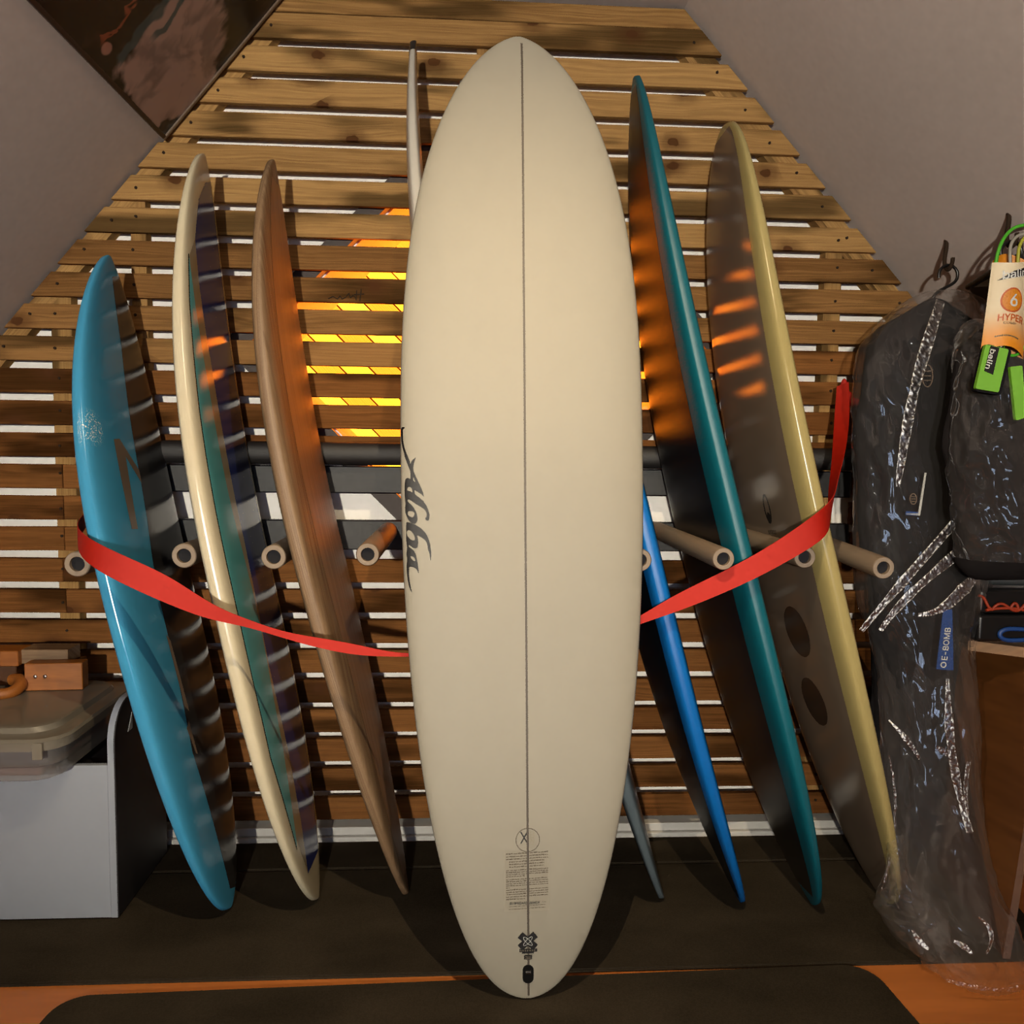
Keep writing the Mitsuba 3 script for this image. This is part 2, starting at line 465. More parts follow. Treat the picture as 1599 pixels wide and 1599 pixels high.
# unseen lamps: one behind the photographer, one overhead, placed to light the boards
lamp = thing('unseen_lamp', 'unseen hanging lamp with a black shade behind the camera, placed to light the surfboards and wall', 'lamp')
spot = thing('unseen_spot_lamp', 'unseen black spot lamp out of view overhead, placed to light the surfboards from above', 'lamp')
scene['spot_beam'] = {'type': 'spot', 'to_world': T().look_at(origin=list(SPOT_POS), target=list(SPOT_AIM), up=[0, 0, 1]), 'intensity': rgb(SPOT_POWER), 'cutoff_angle': 52.0, 'beam_width': 18.0, 'sampling_weight': 6.0}
sd_ = (np.array(SPOT_POS) - SPOT_AIM) / np.linalg.norm(np.array(SPOT_POS) - SPOT_AIM)
sp_ = np.array(SPOT_POS)
put(spot + '__head', tube([sp_ + sd_ * 0.02, sp_ + sd_ * 0.1], 0.035, 20), 'm_black_plastic', smooth=40)
put(spot + '__rod', tube([sp_ + sd_ * 0.1, (SPOT_POS[0], SPOT_POS[1], FLAT_Z)], 0.006), 'm_black_plastic', smooth=40)
put(lamp + '__bulb', trimesh.creation.icosphere(3, 0.045).apply_translation(KEY_POS), 'm_white_paint', smooth=True, emitter={'type': 'area', 'radiance': rgb(KEY_RADIANCE), 'sampling_weight': 24.0})
kd = np.array([0.12, 2.5, 1.9]) - KEY_POS
kd /= np.linalg.norm(kd)
k1_ = np.cross(kd, [0, 0, 1])
k1_ /= np.linalg.norm(k1_)
k2_ = np.cross(k1_, kd)
ka = np.arange(32) * 2 * np.pi / 32
prof_ = [(0.24, 0.12), (0.06, 0.07), (-0.03, 0.058), (-0.06, 0.03), (-0.065, 0.004), (-0.068, 0.004), (-0.064, 0.033), (-0.033, 0.062), (0.058, 0.074), (0.24, 0.124), (0.24, 0.12)]
sv = np.vstack([np.array(KEY_POS) + kd * t + rr * (np.cos(ka)[:, None] * k1_ + np.sin(ka)[:, None] * k2_) for t, rr in prof_])
put(lamp + '__shade', trimesh.Trimesh(sv, grid_faces(len(prof_), 32, True), process=False), 'm_black_paint', smooth=40)  # unseen shade, narrows the beam so the floor stays darker
lp0 = np.array(KEY_POS) - kd * 0.066
put(lamp + '__cord', tube([lp0, lp0 + [0, 0, 0.05], (lp0[0], lp0[1], left_z(lp0[0]))], 0.006), 'm_black_plastic')

# skirting in front of the gable: two white steps
structure('baseboard_back')
put('baseboard_back__upper_step', box((-1.6, 2.585, 0.024), (1.5, 2.66, 0.05), 0.002), 'm_white_paint')
put('baseboard_back__lower_step', box((-1.6, 2.572, 0.0), (1.5, 2.66, 0.0235), 0.002), 'm_white_paint')

# ---------------------------------------------------------------- slat wall
slats = thing('slat_wall', 'gable wall cladding of brown stained pallet slats with gaps, filling the wall between the sloping ceilings', 'slat wall')
PITCH_Z, TOP_Z, SLAT_H = 0.09566, 1.5988, 0.0725
count = [0]


def slat(x0b, x1b, x0t, x1t, zb, zt, mat_key='m_slat', key=None, y0=SLAT_Y, dy=0.018):
    """One plank with slanted ends, its front arrises eased."""
    i = count[0]
    count[0] += 1
    e = 0.002
    tilt = RNG.uniform(-0.0012, 0.0012)
    y0 = y0 + RNG.uniform(-0.0015, 0.0015)
    c = [(x0b, zb - tilt), (x1b, zb + tilt), (x1t, zt + tilt), (x0t, zt - tilt)]
    m = [(x0b + e, zb - tilt + e), (x1b - e, zb + tilt + e), (x1t - e, zt + tilt - e), (x0t + e, zt - tilt - e)]
    vv = np.array([[x, y0, z] for x, z in m] + [[x, y0 + e, z] for x, z in c] + [[x, y0 + dy, z] for x, z in c])
    ff = [[0, 1, 2], [0, 2, 3], [8, 10, 9], [8, 11, 10]]
    for r in (0, 4):
        for k in range(4):
            l = (k + 1) % 4
            ff += [[r + k, r + 4 + k, r + 4 + l], [r + k, r + 4 + l, r + l]]
    uv = np.stack([vv[:, 0] + 0.3, i + 0.05 + (vv[:, 2] - zb) * 1.0 + (vv[:, 1] - y0) * 0.5], 1)
    return put(key or slats + '__slat', trimesh.Trimesh(vv, ff, process=False), mat_key, uv=uv)


joints = {}
for i in range(-10, 17):
    zb, zt = TOP_Z - PITCH_Z * i, TOP_Z - PITCH_Z * i + SLAT_H
    if i == -10:
        zb = TOP_Z + PITCH_Z * 9 + SLAT_H + 0.0025
        zt = zb + 0.058
    gap = 0.012
    lb, lt = max(left_x(zb) + gap, -1.62), max(left_x(zt) + gap, -1.62)
    rb, rt_ = min(right_x(zb) - 0.017, 1.62), min(right_x(zt) - 0.017, 1.62)
    cuts = []
    if i >= -1:
        cuts.append(0.07 + 0.1 * ((i * 7) % 3 - 1))
    if i in (5, 6, 7, 8, 9, 11, 12, 14):
        cuts.insert(0, -1.215 if i != 8 else -1.222)
    if i in (5, 6, 7):
        cuts = [-1.215, -0.93, 1.24]
    pieces, x0b, x0t = [], lb, lt
    for cx in cuts:
        pieces.append((x0b, cx - 0.001, x0t, cx - 0.001))
        x0b = x0t = cx + 0.001
    pieces.append((x0b, rb, x0t, rt_))
    for k, (a, b, c_, d_) in enumerate(pieces):
        if i in (5, 6, 7) and k == 2:
            continue                      # the board rack's bay
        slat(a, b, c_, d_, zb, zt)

# battens behind the slats
BY0, BY1 = SLAT_Y + 0.021, WALL_Y - 0.001
for x0, x1, z0, z1 in ((-1.245, -1.185, 0.06, left_z(-1.245) - 0.06), (-1.005, -0.96, 0.06, left_z(-1.005) - 0.06), (1.135, 1.19, 0.06, right_z(1.19) - 0.06), (0.03, 0.075, 2.32, 2.62)):
    b = box((x0, BY0, z0), (x1, BY1, z1), 0.002)
    put(slats + '__batten', b, 'm_slat', uv=np.stack([b.vertices[:, 2], 4 + (b.vertices[:, 0] - x0)], 1))
for sgn in (-1, 1):
    fx = left_x if sgn < 0 else right_x
    z0, z1 = 1.15, 2.6
    w = 0.07 if sgn < 0 else -0.095
    o = 0.014 if sgn < 0 else -0.03
    n_b = 3
    zs = np.linspace(z0, z1, n_b + 1)
    for k in range(n_b):
        za, zb2 = zs[k] + 0.004, zs[k + 1] - 0.004
        poly = Polygon([(fx(za) + o, za), (fx(za) + o + w, za), (fx(zb2) + o + w, zb2), (fx(zb2) + o, zb2)])
        b = slab_y(poly, BY0, BY1)
        put(slats + '__edge_batten', b, 'm_slat', uv=np.stack([b.vertices[:, 2] * 1.3 + k, 1 + k + (b.vertices[:, 0] - fx(b.vertices[:, 2]) + 0.1)], 1))

nails = []
for i in range(-9, 17):
    zc_ = TOP_Z - PITCH_Z * i + SLAT_H * 0.55
    xs = [left_x(zc_) + 0.055, right_x(zc_) - 0.075]
    if left_z(-1.215) > zc_ + 0.1:
        xs += [-1.22]
    if left_z(-0.98) > zc_ + 0.1:
        xs += [-0.985]
    if right_z(1.16) > zc_ + 0.1:
        xs += [1.162]
    for x in xs:
        if abs(x) < 1.6 and not (i in (5, 6, 7) and -0.93 < x < 1.24):
            d = trimesh.creation.cylinder(0.0042, 0.004, sections=8)
            d.apply_transform(trimesh.transformations.rotation_matrix(np.pi / 2, [1, 0, 0]))
            nails.append(d.apply_translation((x + RNG.uniform(-.006, .006), SLAT_Y - 0.0015, zc_ + RNG.uniform(-.008, .008))))
k = put(slats + '__nail_heads', cat(nails), 'm_iron')
labels[k] = {'kind': 'stuff', 'label': 'dark nail heads'}

# pencil scribble on one slat
sc = [[(513, 466), (520, 463), (527, 467), (531, 462), (534, 467), (540, 464)], [(541, 462), (545, 458), (547, 465), (551, 461), (556, 466)], [(557, 454), (556, 468)], [(564, 452), (562, 469)], [(553, 460), (568, 459)]]
marks = []
for s in sc:
    pts = np.array([at_y(a, b, SLAT_Y - 0.002) for a, b in s])
    marks.append(slab_y(LineString(pts[:, [0, 2]]).buffer(0.0014), SLAT_Y - 0.0026, SLAT_Y - 0.0012))
put(slats + '__scribble', cat(marks), 'm_iron', label='dark hand-written scribble')

# ---------------------------------------------------------------- board rack: black rails, foam pipe, pegs
rack = thing('board_rack', 'black surfboard rack with grey pipe and round padded pegs across the slat wall', 'rack')
put(rack + '__rail', box((-0.925, SLAT_Y - 0.012, 1.114), (1.235, SLAT_Y + 0.02, 1.197), 0.003), 'm_black_paint')
put(rack + '__rail', box((-0.925, SLAT_Y - 0.012, 0.938), (1.235, SLAT_Y + 0.02, 1.03), 0.003), 'm_black_paint')
put(rack + '__pipe', tube([(-0.9, 2.562, 1.236), (1.26, 2.562, 1.236)], 0.034, 24), 'm_pipe', smooth=50, label='grey foam-covered pipe')
for px, py, d, r in ((120, 881, 2.09, .0315), (287, 868, 2.09, .0305), (427, 870, 2.085, .0305), (574, 866, 2.03, .0285), (1000, 875, 1.96, .0275), (1130, 873, 1.905, .0265), (1257, 870, 1.985, .0275), (1380, 887, 1.95, .0275), (708, 872, 2.0, .028), (860, 873, 1.98, .028)):
    c = at_y(px, py, d)
    droop = 0.03 if px == 1380 else 0.0
    e = np.array([c[0], SLAT_Y - 0.013, c[2] + droop])
    dirn = (e - c) / np.linalg.norm(e - c)
    pg = put(rack + '__peg', tube([c + dirn * 0.012, c + dirn * 0.1, e], r * 0.56, 20), 'm_core', smooth=50, label='dark peg core')
    a = np.arange(28) * 2 * np.pi / 28
    up = np.cross(dirn, [1, 0, 0])
    up /= np.linalg.norm(up)
    sd = np.cross(dirn, up)
    L_ = np.linalg.norm(e - c)
    rows = [(0.012, r * 0.57), (0.001, r * 0.58), (0.0, r * 0.64), (0.0, r * 0.93), (0.003, r), (L_ * 0.5, r), (L_, r)]
    vv = np.vstack([c + dirn * t + rr * (np.cos(a)[:, None] * up + np.sin(a)[:, None] * sd) for t, rr in rows])
    put(pg + '__sleeve', trimesh.Trimesh(vv, grid_faces(len(rows), 28, True), process=False), 'm_sleeve', smooth=35, label='beige foam sleeve')

# ---------------------------------------------------------------- floor mats
def floor_mat(name, pts, z0, z1, r, label):
    poly = Polygon(pts).buffer(-r).buffer(r, quad_segs=12) if r > 0 else Polygon(pts)
    a = extrude(poly, (z1 - z0) * 0.7).apply_translation((0, 0, z0))
    top = extrude(poly.buffer(-0.003), (z1 - z0)).apply_translation((0, 0, z0))
    return whole(name, cat([a, top]), 'm_mat', label, 'mat')


floor_mat('rubber_mat', [(-1.95, 1.90), (1.5, 1.902), (1.6, 2.405), (-1.95, 2.39)], 0.0005, 0.009, 0, 'wide dark rubber mat under the standing surfboards')
floor_mat('rubber_mat', [(-1.95, 2.398), (1.6, 2.412), (1.6, 2.568), (-1.95, 2.568)], 0.0005, 0.011, 0, 'narrow dark mat strip along the skirting behind the surfboards')
floor_mat('rubber_mat', [(-0.955, 1.0), (1.05, 1.0), (1.0, 1.897), (-0.90, 1.852)], 0.0005, 0.01, 0.075, 'dark rubber mat with rounded corners in front, under the large white surfboard')

# ---------------------------------------------------------------- surfboards
BOARDS = {
    'b1': (-0.6179, 2.1939, -0.2647, 0.1136, 0.014, 1.801, 0.5223, 0.5313, 2.2449, 0.5257, 2.4972, 0.7131, 0.0656, 0.0059, -0.0995),
    'b2': (-0.4012, 2.2327, -0.2249, 0.0766, -0.012, 2.0619, 0.5254, 0.4049, 2.7367, 0.6401, 2.4915, 0.5936, 0.0642, -0.004, -0.1354),
    'b3': (-0.1531, 2.2481, -0.2513, 0.0529, -0.0016, 2.0487, 0.5294, 0.5678, 2.1015, 0.7007, 2.3791, 0.7046, 0.0661, -0.0018, -0.1307),
    'A': (0.2596, 2.2185, -0.235, 0.0685, -0.0399, 2.3923, 0.5322, 0.5036, 2.299, 0.7513, 2.2289, 0.741, 0.0599, -0.0118, -0.1436),
    'B': (0.5145, 2.2058, -0.2332, 0.0385, 0.1056, 2.2911, 0.5301, 0.5001, 2.3004, 0.749, 2.2012, 0.7484, 0.0629, -0.048, 0.0069),
    'C': (0.722, 2.1771, -0.2559, 0.0655, 0.0147, 1.9964, 0.5203, 0.4594, 2.479, 0.7081, 2.1699, 0.7519, 0.0633, -0.0611, -0.0338),
    'D': (0.9353, 2.1579, -0.258, 0.069, -0.0424, 2.3176, 0.5139, 0.4289, 2.7351, 0.6225, 2.1087, 0.6288, 0.0657, -0.0428, -0.1031),
    'E': (1.1414, 2.158, -0.246, 0.0898, -0.0585, 2.2027, 0.4975, 0.5067, 2.5812, 0.507, 2.601, 0.4253, 0.0656, -0.0487, -0.1039),
    'M': (0.1541, 1.7827, -0.016, 0.1017, 1.5695, 2.2193, 0.556, 0.5576, 2.1209, 0.454, 2.7968, 0.5793, 0.0665, 0.0184, 0.0261),
}

SCRIPT_LOGO = [[[[-2754,12947],[-2760,12904],[-2753,12719],[-2745,12636],[-2731,12555],[-2707,12457],[-2679,12374],[-2680,12356],[-2673,12323],[-2623,12172],[-2554,12001],[-2547,11971],[-2543,11938],[-2543,11810],[-2547,11805],[-2554,11807],[-2573,11822],[-2595,11831],[-2607,11833],[-2629,11830],[-2638,11824],[-2654,11804],[-2665,11775],[-2673,11736],[-2679,11642],[-2679,11455],[-2673,11360],[-2659,11258],[-2669,11153],[-2667,11069],[-2658,11029],[-2628,10949],[-2608,10907],[-2584,10870],[-2556,10840],[-2524,10817],[-2490,10803],[-2476,10799],[-2453,10799],[-2443,10803],[-2423,10819],[-2407,10844],[-2396,10873],[-2392,10906],[-2392,10942],[-2407,11022],[-2431,11086],[-2479,11169],[-2519,11218],[-2587,11279],[-2607,11303],[-2615,11327],[-2604,11345],[-2598,11348],[-2582,11347],[-2548,11329],[-2427,11245],[-2293,11165],[-2250,11133],[-2227,11110],[-2209,11086],[-2197,11061],[-2188,11034],[-2183,11008],[-2188,10964],[-2198,10947],[-2217,10925],[-2220,10913],[-2215,10899],[-2198,10879],[-2168,10862],[-2161,10861],[-2147,10868],[-2131,10894],[-2121,10954],[-2123,11009],[-2136,11066],[-2163,11148],[-2189,11205],[-2219,11253],[-2255,11302],[-2282,11331],[-2328,11371],[-2424,11445],[-2437,11461],[-2447,11480],[-2456,11528],[-2455,11544],[-2449,11552],[-2440,11550],[-2396,11519],[-2320,11475],[-2293,11454],[-2254,11415],[-2246,11411],[-2243,11416],[-2258,11482],[-2289,11568],[-2454,11936],[-2476,11995],[-2480,12040],[-2470,12129],[-2456,12183],[-2429,12260],[-2425,12282],[-2429,12284],[-2438,12280],[-2494,12234],[-2522,12197],[-2537,12153],[-2541,12149],[-2547,12154],[-2556,12174],[-2552,12184],[-2553,12199],[-2633,12393],[-2667,12487],[-2689,12570],[-2704,12650],[-2711,12733],[-2714,12906],[-2710,12924],[-2703,12939],[-2688,12952],[-2668,12960],[-2665,12972],[-2671,12978],[-2685,12983],[-2716,12985],[-2739,12973]],[[-2484,11844],[-2482,11844],[-2478,11839],[-2454,11792],[-2436,11750],[-2436,11736],[-2452,11745],[-2481,11769],[-2488,11805]],[[-2604,11075],[-2587,11085],[-2550,11086],[-2504,11077],[-2471,11059],[-2459,11043],[-2459,11022],[-2472,10976],[-2484,10958],[-2499,10948],[-2508,10946],[-2530,10948],[-2554,10958],[-2584,10979],[-2607,11008],[-2615,11030],[-2614,11053]],[[-2617,11597],[-2606,11616],[-2582,11628],[-2551,11626],[-2535,11617],[-2522,11602],[-2513,11581],[-2504,11544],[-2503,11509],[-2507,11505],[-2513,11507],[-2551,11531],[-2573,11539],[-2609,11545],[-2618,11550],[-2622,11559],[-2623,11570]]],[[[-2645,10822],[-2649,10801],[-2652,10471],[-2648,10403],[-2632,10268],[-2647,10137],[-2645,10095],[-2637,10054],[-2634,10008],[-2646,9862],[-2641,9701],[-2622,9531],[-2597,9411],[-2580,9358],[-2561,9313],[-2542,9280],[-2527,9264],[-2529,9280],[-2553,9371],[-2588,9571],[-2596,9687],[-2590,9819],[-2586,9830],[-2579,9838],[-2569,9841],[-2542,9840],[-2488,9826],[-2448,9805],[-2425,9785],[-2408,9759],[-2378,9687],[-2375,9687],[-2374,9695],[-2374,9755],[-2402,9967],[-2423,10069],[-2440,10127],[-2468,10181],[-2493,10212],[-2536,10248],[-2591,10286],[-2596,10299],[-2594,10318],[-2591,10323],[-2580,10324],[-2512,10273],[-2484,10257],[-2459,10249],[-2447,10248],[-2424,10254],[-2404,10269],[-2397,10280],[-2387,10308],[-2378,10377],[-2382,10433],[-2403,10524],[-2403,10535],[-2396,10539],[-2383,10536],[-2310,10496],[-2246,10452],[-2221,10430],[-2195,10391],[-2181,10347],[-2166,10249],[-2127,10116],[-2105,9978],[-2102,9963],[-2099,9962],[-2090,10078],[-2093,10189],[-2110,10330],[-2136,10431],[-2162,10498],[-2181,10538],[-2215,10592],[-2243,10627],[-2294,10679],[-2331,10710],[-2406,10760],[-2462,10790],[-2563,10830],[-2592,10837],[-2624,10841],[-2637,10835]],[[-2537,10075],[-2518,10072],[-2497,10062],[-2467,10035],[-2449,9996],[-2447,9982],[-2450,9965],[-2466,9966],[-2486,9976],[-2507,9991],[-2529,10013],[-2551,10043],[-2558,10065],[-2555,10071]],[[-2633,10631],[-2628,10640],[-2613,10654],[-2586,10660],[-2555,10648],[-2516,10615],[-2485,10570],[-2458,10505],[-2452,10465],[-2453,10454],[-2461,10438],[-2468,10433],[-2485,10429],[-2519,10435],[-2555,10456],[-2590,10488],[-2618,10525],[-2630,10553],[-2638,10595]]]]


class Board:
    def __init__(self, code, lift=0.0125):
        (tx, ty, lx, ly, al, self.L, self.W, self.tm, self.pt, self.qt, self.pn, self.qn, self.th, self.rt, self.rn) = BOARDS[code]
        A = np.array([lx, ly, 1.0])
        A /= np.linalg.norm(A)
        B = np.array([math.sin(al), math.cos(al), 0])
        B -= A * (A @ B)
        B /= np.linalg.norm(B)
        self.A, self.B, self.N = A, B, np.cross(A, B)
        self.T = np.array([tx, ty, lift])
        v, _ = self.body()
        self.T[2] += lift - v[:, 2].min()

    def half(self, t):
        a, b = np.clip((self.tm - t) / self.tm, 0, 1), np.clip((t - self.tm) / (1 - self.tm), 0, 1)
        return self.W / 2 * np.where(t < self.tm, np.maximum(1 - a ** self.pt, 0) ** self.qt, np.maximum(1 - b ** self.pn, 0) ** self.qn)

    def thick(self, t):
        return np.minimum(self.th * (1 - np.abs(2 * t - 1) ** 2.6 * 0.75), self.half(t) * 1.3 + 0.004)

    def rock(self, t):
        return self.rt * np.clip((0.45 - t) / 0.45, 0, 1) ** 2.3 + self.rn * np.clip((t - 0.45) / 0.55, 0, 1) ** 2.3

    def at(self, w, u, n):
        return self.T + np.asarray(u)[..., None] * self.A + np.asarray(w)[..., None] * self.B + np.asarray(n)[..., None] * self.N

    def body(self, M=150, K=64, t0=0.0, t1=1.0, grow=0.0):
        t = t0 + (t1 - t0) * (1 - np.cos(np.linspace(0, np.pi, M))) / 2
        hw, th, rk = self.half(t) + grow, self.thick(t) + 2 * grow, self.rock(t)
        a = np.arange(K) * 2 * np.pi / K
        w = np.cos(a)
        s = np.sign(np.round(np.sin(a), 9))
        n = s * np.maximum(1 - w ** 4, 0) ** 0.3
        v = self.at(hw[:, None] * w, t[:, None] * self.L + 0 * w, rk[:, None] + th[:, None] / 2 * n).reshape(-1, 3)
        uv = np.stack([(t[:, None] * self.L + 0 * w), hw[:, None] * w + 0.06 * s], -1).reshape(-1, 2)
        f = grid_faces(M, K, True)
        e = (M - 1) * K
        v = np.vstack([v, v[:K].mean(0), v[e:].mean(0)])
        uv = np.vstack([uv, uv[:K].mean(0), uv[e:].mean(0)])
        k = np.arange(K)
        l = (k + 1) % K
        f = np.vstack([f, np.stack([k * 0 + len(v) - 2, l, k], 1), np.stack([k * 0 + len(v) - 1, e + k, e + l], 1)])
        self.uv = uv
        return v, f

    def face(self, w, u, side, off=0.0):
        t = np.clip(np.asarray(u) / self.L, 0.001, 0.999)
        c = np.clip(np.abs(w) / np.maximum(self.half(t), 1e-6), 0, 1) ** 2
        n = self.rock(t) + side * (self.thick(t) / 2 * np.maximum(1 - c * c, 0) ** 0.3 + off)
        return self.at(w, u, n)

    def decal(self, shape, side, off=0.0006, edge=0.012):
        """A print on the board: shape is a polygon in (w, u) metres, laid on the curved face."""
        if not isinstance(shape, trimesh.Trimesh):
            out = []
            for g in getattr(shape, 'geoms', [shape]):
                v, f = trimesh.creation.triangulate_polygon(g, engine='earcut')
                out.append(trimesh.Trimesh(np.c_[v, 0 * v[:, 0]], f, process=False))
            shape = trimesh.util.concatenate(out)
        v, f = trimesh.remesh.subdivide_to_size(shape.vertices, shape.faces, edge, max_iter=12)
        v = np.asarray(v)
        p = self.face(v[:, 0], v[:, 1], side, off + np.maximum(v[:, 2], 0))
        q = trimesh.Trimesh(p, f, process=False)
        if (q.face_normals @ (self.N * side)).mean() < 0:
            q.faces = np.asarray(q.faces)[:, ::-1]
        return q

    def panel(self, side, s0, s1, t0=0.02, t1=0.985, off=0.0007, M=90, K=24):
        """The flat face as a skin of its own, from s0 to s1 of the half width."""
        t = np.linspace(t0, t1, M)
        s = np.linspace(s0, s1, K)
        hw = self.half(t)
        w = hw[:, None] * s
        v = self.face(w, t[:, None] * self.L + 0 * w, side, off).reshape(-1, 3)
        uv = np.stack([t[:, None] * self.L + 0 * w, w], -1).reshape(-1, 2)
        f = grid_faces(M, K)
        if (np.cross(v[f[:, 1]] - v[f[:, 0]], v[f[:, 2]] - v[f[:, 0]]) @ (self.N * side)).mean() < 0:
            f = f[:, ::-1]
        return trimesh.Trimesh(v, f, process=False), uv


def board(code, label, hull_mat, group=None):
    b = Board(code)
    key = thing('surfboard', label, 'surfboard')
    v, f = b.body()
    put(key + '__hull', trimesh.Trimesh(v, f, process=False), hull_mat, smooth=True, uv=b.uv)
    return b, key


def band(left, right):
    return Polygon(list(left) + list(right)[::-1]).buffer(0)


def line(pts, w):
    return LineString(pts).buffer(w / 2, cap_style=2)


# the large white board in front
M, kM = board('M', 'large white surfboard with black script lettering standing in front of all the others', 'm_white_hull')
put(kM + '__stringer', M.decal(line([(0.0082, 2.2), (0.0084, 2.146), (0.0051, 1.687), (0.0024, 1.107), (0.0016, 0.534), (0.0022, 0.03), (0.0022, 0.008)], 0.0048), -1, 0.0018, 0.02), 'm_stringer', label='thin dark stringer line')
logo = unary_union([Polygon(np.array(r[0]) * 1e-4, [np.array(h) * 1e-4 for h in r[1:]]).buffer(0) for r in SCRIPT_LOGO])
put(kM + '__script_logo', M.decal(logo, -1, 0.0007, 0.006), 'm_print_black', label='black script lettering reading Aloha')
# see-through sticker with ring emblem and text
put(kM + '__sticker', M.decal(sbox(-0.052, 0.205, 0.05, 0.3405), -1, 0.0006), 'm_sticker_film', label='pale translucent sticker')
ring = Point(0.0018, 0.3678).buffer(0.0274, quad_segs=24).difference(Point(0.0018, 0.3678).buffer(0.0257, quad_segs=24))
put(kM + '__emblem', M.decal(ring, -1, 0.0013, 0.006), 'm_print_grey', label='round ring emblem with an X')
xs = unary_union([line([(-0.0138, 0.3865), (0.0012, 0.3602)], 0.0026), line([(0.0012, 0.3865), (-0.0138, 0.3602)], 0.0026)])
put(kM + '__emblem_letter', M.decal(xs, -1, 0.0013, 0.006), 'm_print_black')
g = [line([(x, 0.3602), (x, 0.3868)], 0.0008) for x in (0.0042, 0.0085, 0.0152)] + [line([(0.0042, z), (0.0152, z)], 0.0008) for z in (0.3862, 0.3795, 0.373)] + [line([(0.0072, 0.373), (0.0152, 0.3602)], 0.0008), line([(0.0142, 0.373), (0.0072, 0.3602)], 0.0008), line([(-0.017, 0.3575), (0.02, 0.3575)], 0.0006), line([(-0.008, 0.351), (0.01, 0.351)], 0.0008)]
put(kM + '__emblem_outline', M.decal(unary_union(g), -1, 0.0013, 0.008), 'm_print_faint')
rnd = random.Random(4)
rows = []
for block, zs_ in enumerate(([305, 328, 350, 372, 394, 415], [443, 460, 477, 494], [520, 537, 554, 571, 588], [606, 625, 643, 664, 685], [745, 768])):
    for r, zz in enumerate(zs_):
        y = 0.3394 - (1280 + zz / 5.384 - 1335) * 0.00147
        x0, x1 = -0.0475, 0.0475
        if block == 0 and r >= 3:
            x0, x1 = x0 + 0.007, x1 - 0.009
        if block == 4:
            x0, x1 = x0 + 0.006, x1 - 0.006
        if block in (1, 2, 3) and r == len(zs_) - 1:
            x1 = (0, -0.006, -0.04, -0.004)[block]
        x = x0
        while x < x1 - 0.001:
            wl = rnd.uniform(0.003, 0.009)
            h = 0.0013 if block == 4 else 0.0018 + (0.0009 if rnd.random() < (0.5 if block == 0 else 0.15) else 0)
            xe = min(x + wl, x1)
            k0, k1 = (x + .04) * .035 - 0.001, (xe + .04) * .035 - 0.001
            rows.append(Polygon([(x, y + k0), (xe, y + k1), (xe, y + h + k1), (x, y + h + k0)]))
            x += wl + 0.0012
put(kM + '__fine_print', M.decal(unary_union(rows), -1, 0.0013, 0.03), 'm_print_grey', label='small rows of dark print')
tx = meshkit.text_mesh('SURFBOARDAGENCY', 0.0052, 0.0002, bold=True)
tx.apply_scale([0.068 / tx.extents[0], 1, 1])
put(kM + '__web_lettering', M.decal(tx.apply_translation((-0.040, 0.2215, 0)), -1, 0.0013, 0.03), 'm_print_black', label='small lettering SURFBOARDAGENCY .com')
tx = meshkit.text_mesh('.COM', 0.003, 0.0002)
put(kM + '__web_lettering', M.decal(tx.apply_translation((0.0315, 0.2235, 0)), -1, 0.0013, 0.03), 'm_print_grey')
# black cross emblem by the tail
cx, cz, R_ = 0.0008, 0.1345, 0.0205
arms = unary_union([line([(cx - 0.0175, cz - 0.0135), (cx + 0.0175, cz + 0.0165)], 0.0165), line([(cx + 0.0175, cz - 0.0135), (cx - 0.0175, cz + 0.0165)], 0.0165)])
words = unary_union([sbox(cx - 0.019, cz - 0.0235, cx + 0.021, cz - 0.0165), sbox(cx - 0.013, cz - 0.027, cx + 0.014, cz - 0.0235), sbox(cx - 0.0085, cz - 0.041, cx + 0.0095, cz - 0.031)])
put(kM + '__cross_emblem', M.decal(unary_union([arms, words]), -1, 0.0022, 0.006), 'm_print_black', label='black cross-shaped emblem')
orbits = []
for ang in (45, -45):
    a = np.linspace(0, 2 * np.pi, 40)
    ex, ez = 0.0135 * np.cos(a), 0.0042 * np.sin(a)
    c_, s_ = math.cos(math.radians(ang)), math.sin(math.radians(ang))
    orbits.append(LineString(np.stack([cx + ex * c_ - ez * s_, cz + 0.0015 + ex * s_ + ez * c_], 1)).buffer(0.00055))
dash = [sbox(cx - 0.0175 + k * 0.0052, cz - 0.022, cx - 0.0175 + k * 0.0052 + 0.003, cz - 0.018) for k in range(7)] + [sbox(cx - 0.0062, cz - 0.0395, cx + 0.0072, cz - 0.0365), sbox(cx - 0.0062, cz - 0.035, cx + 0.0072, cz - 0.0335)]
put(kM + '__cross_emblem_lines', M.decal(unary_union(orbits), -1, 0.003, 0.006), 'm_print_white')
put(kM + '__cross_emblem_words', M.decal(unary_union(dash), -1, 0.003, 0.006), 'm_print_grey')
plug = LineString([(0.0013, 0.0495), (0.0013, 0.068)]).buffer(0.0124, quad_segs=10)
tp = extrude(plug, 0.002)
lk = put(kM + '__leash_plug', M.decal(tp, -1, 0.0004, 0.006), 'm_black_plastic', label='black leash plug')
put(lk + '__bar', M.decal(extrude(sbox(-0.0045, 0.0605, 0.0072, 0.0638), 0.0045), -1, 0.0008, 0.006), 'm_chrome')

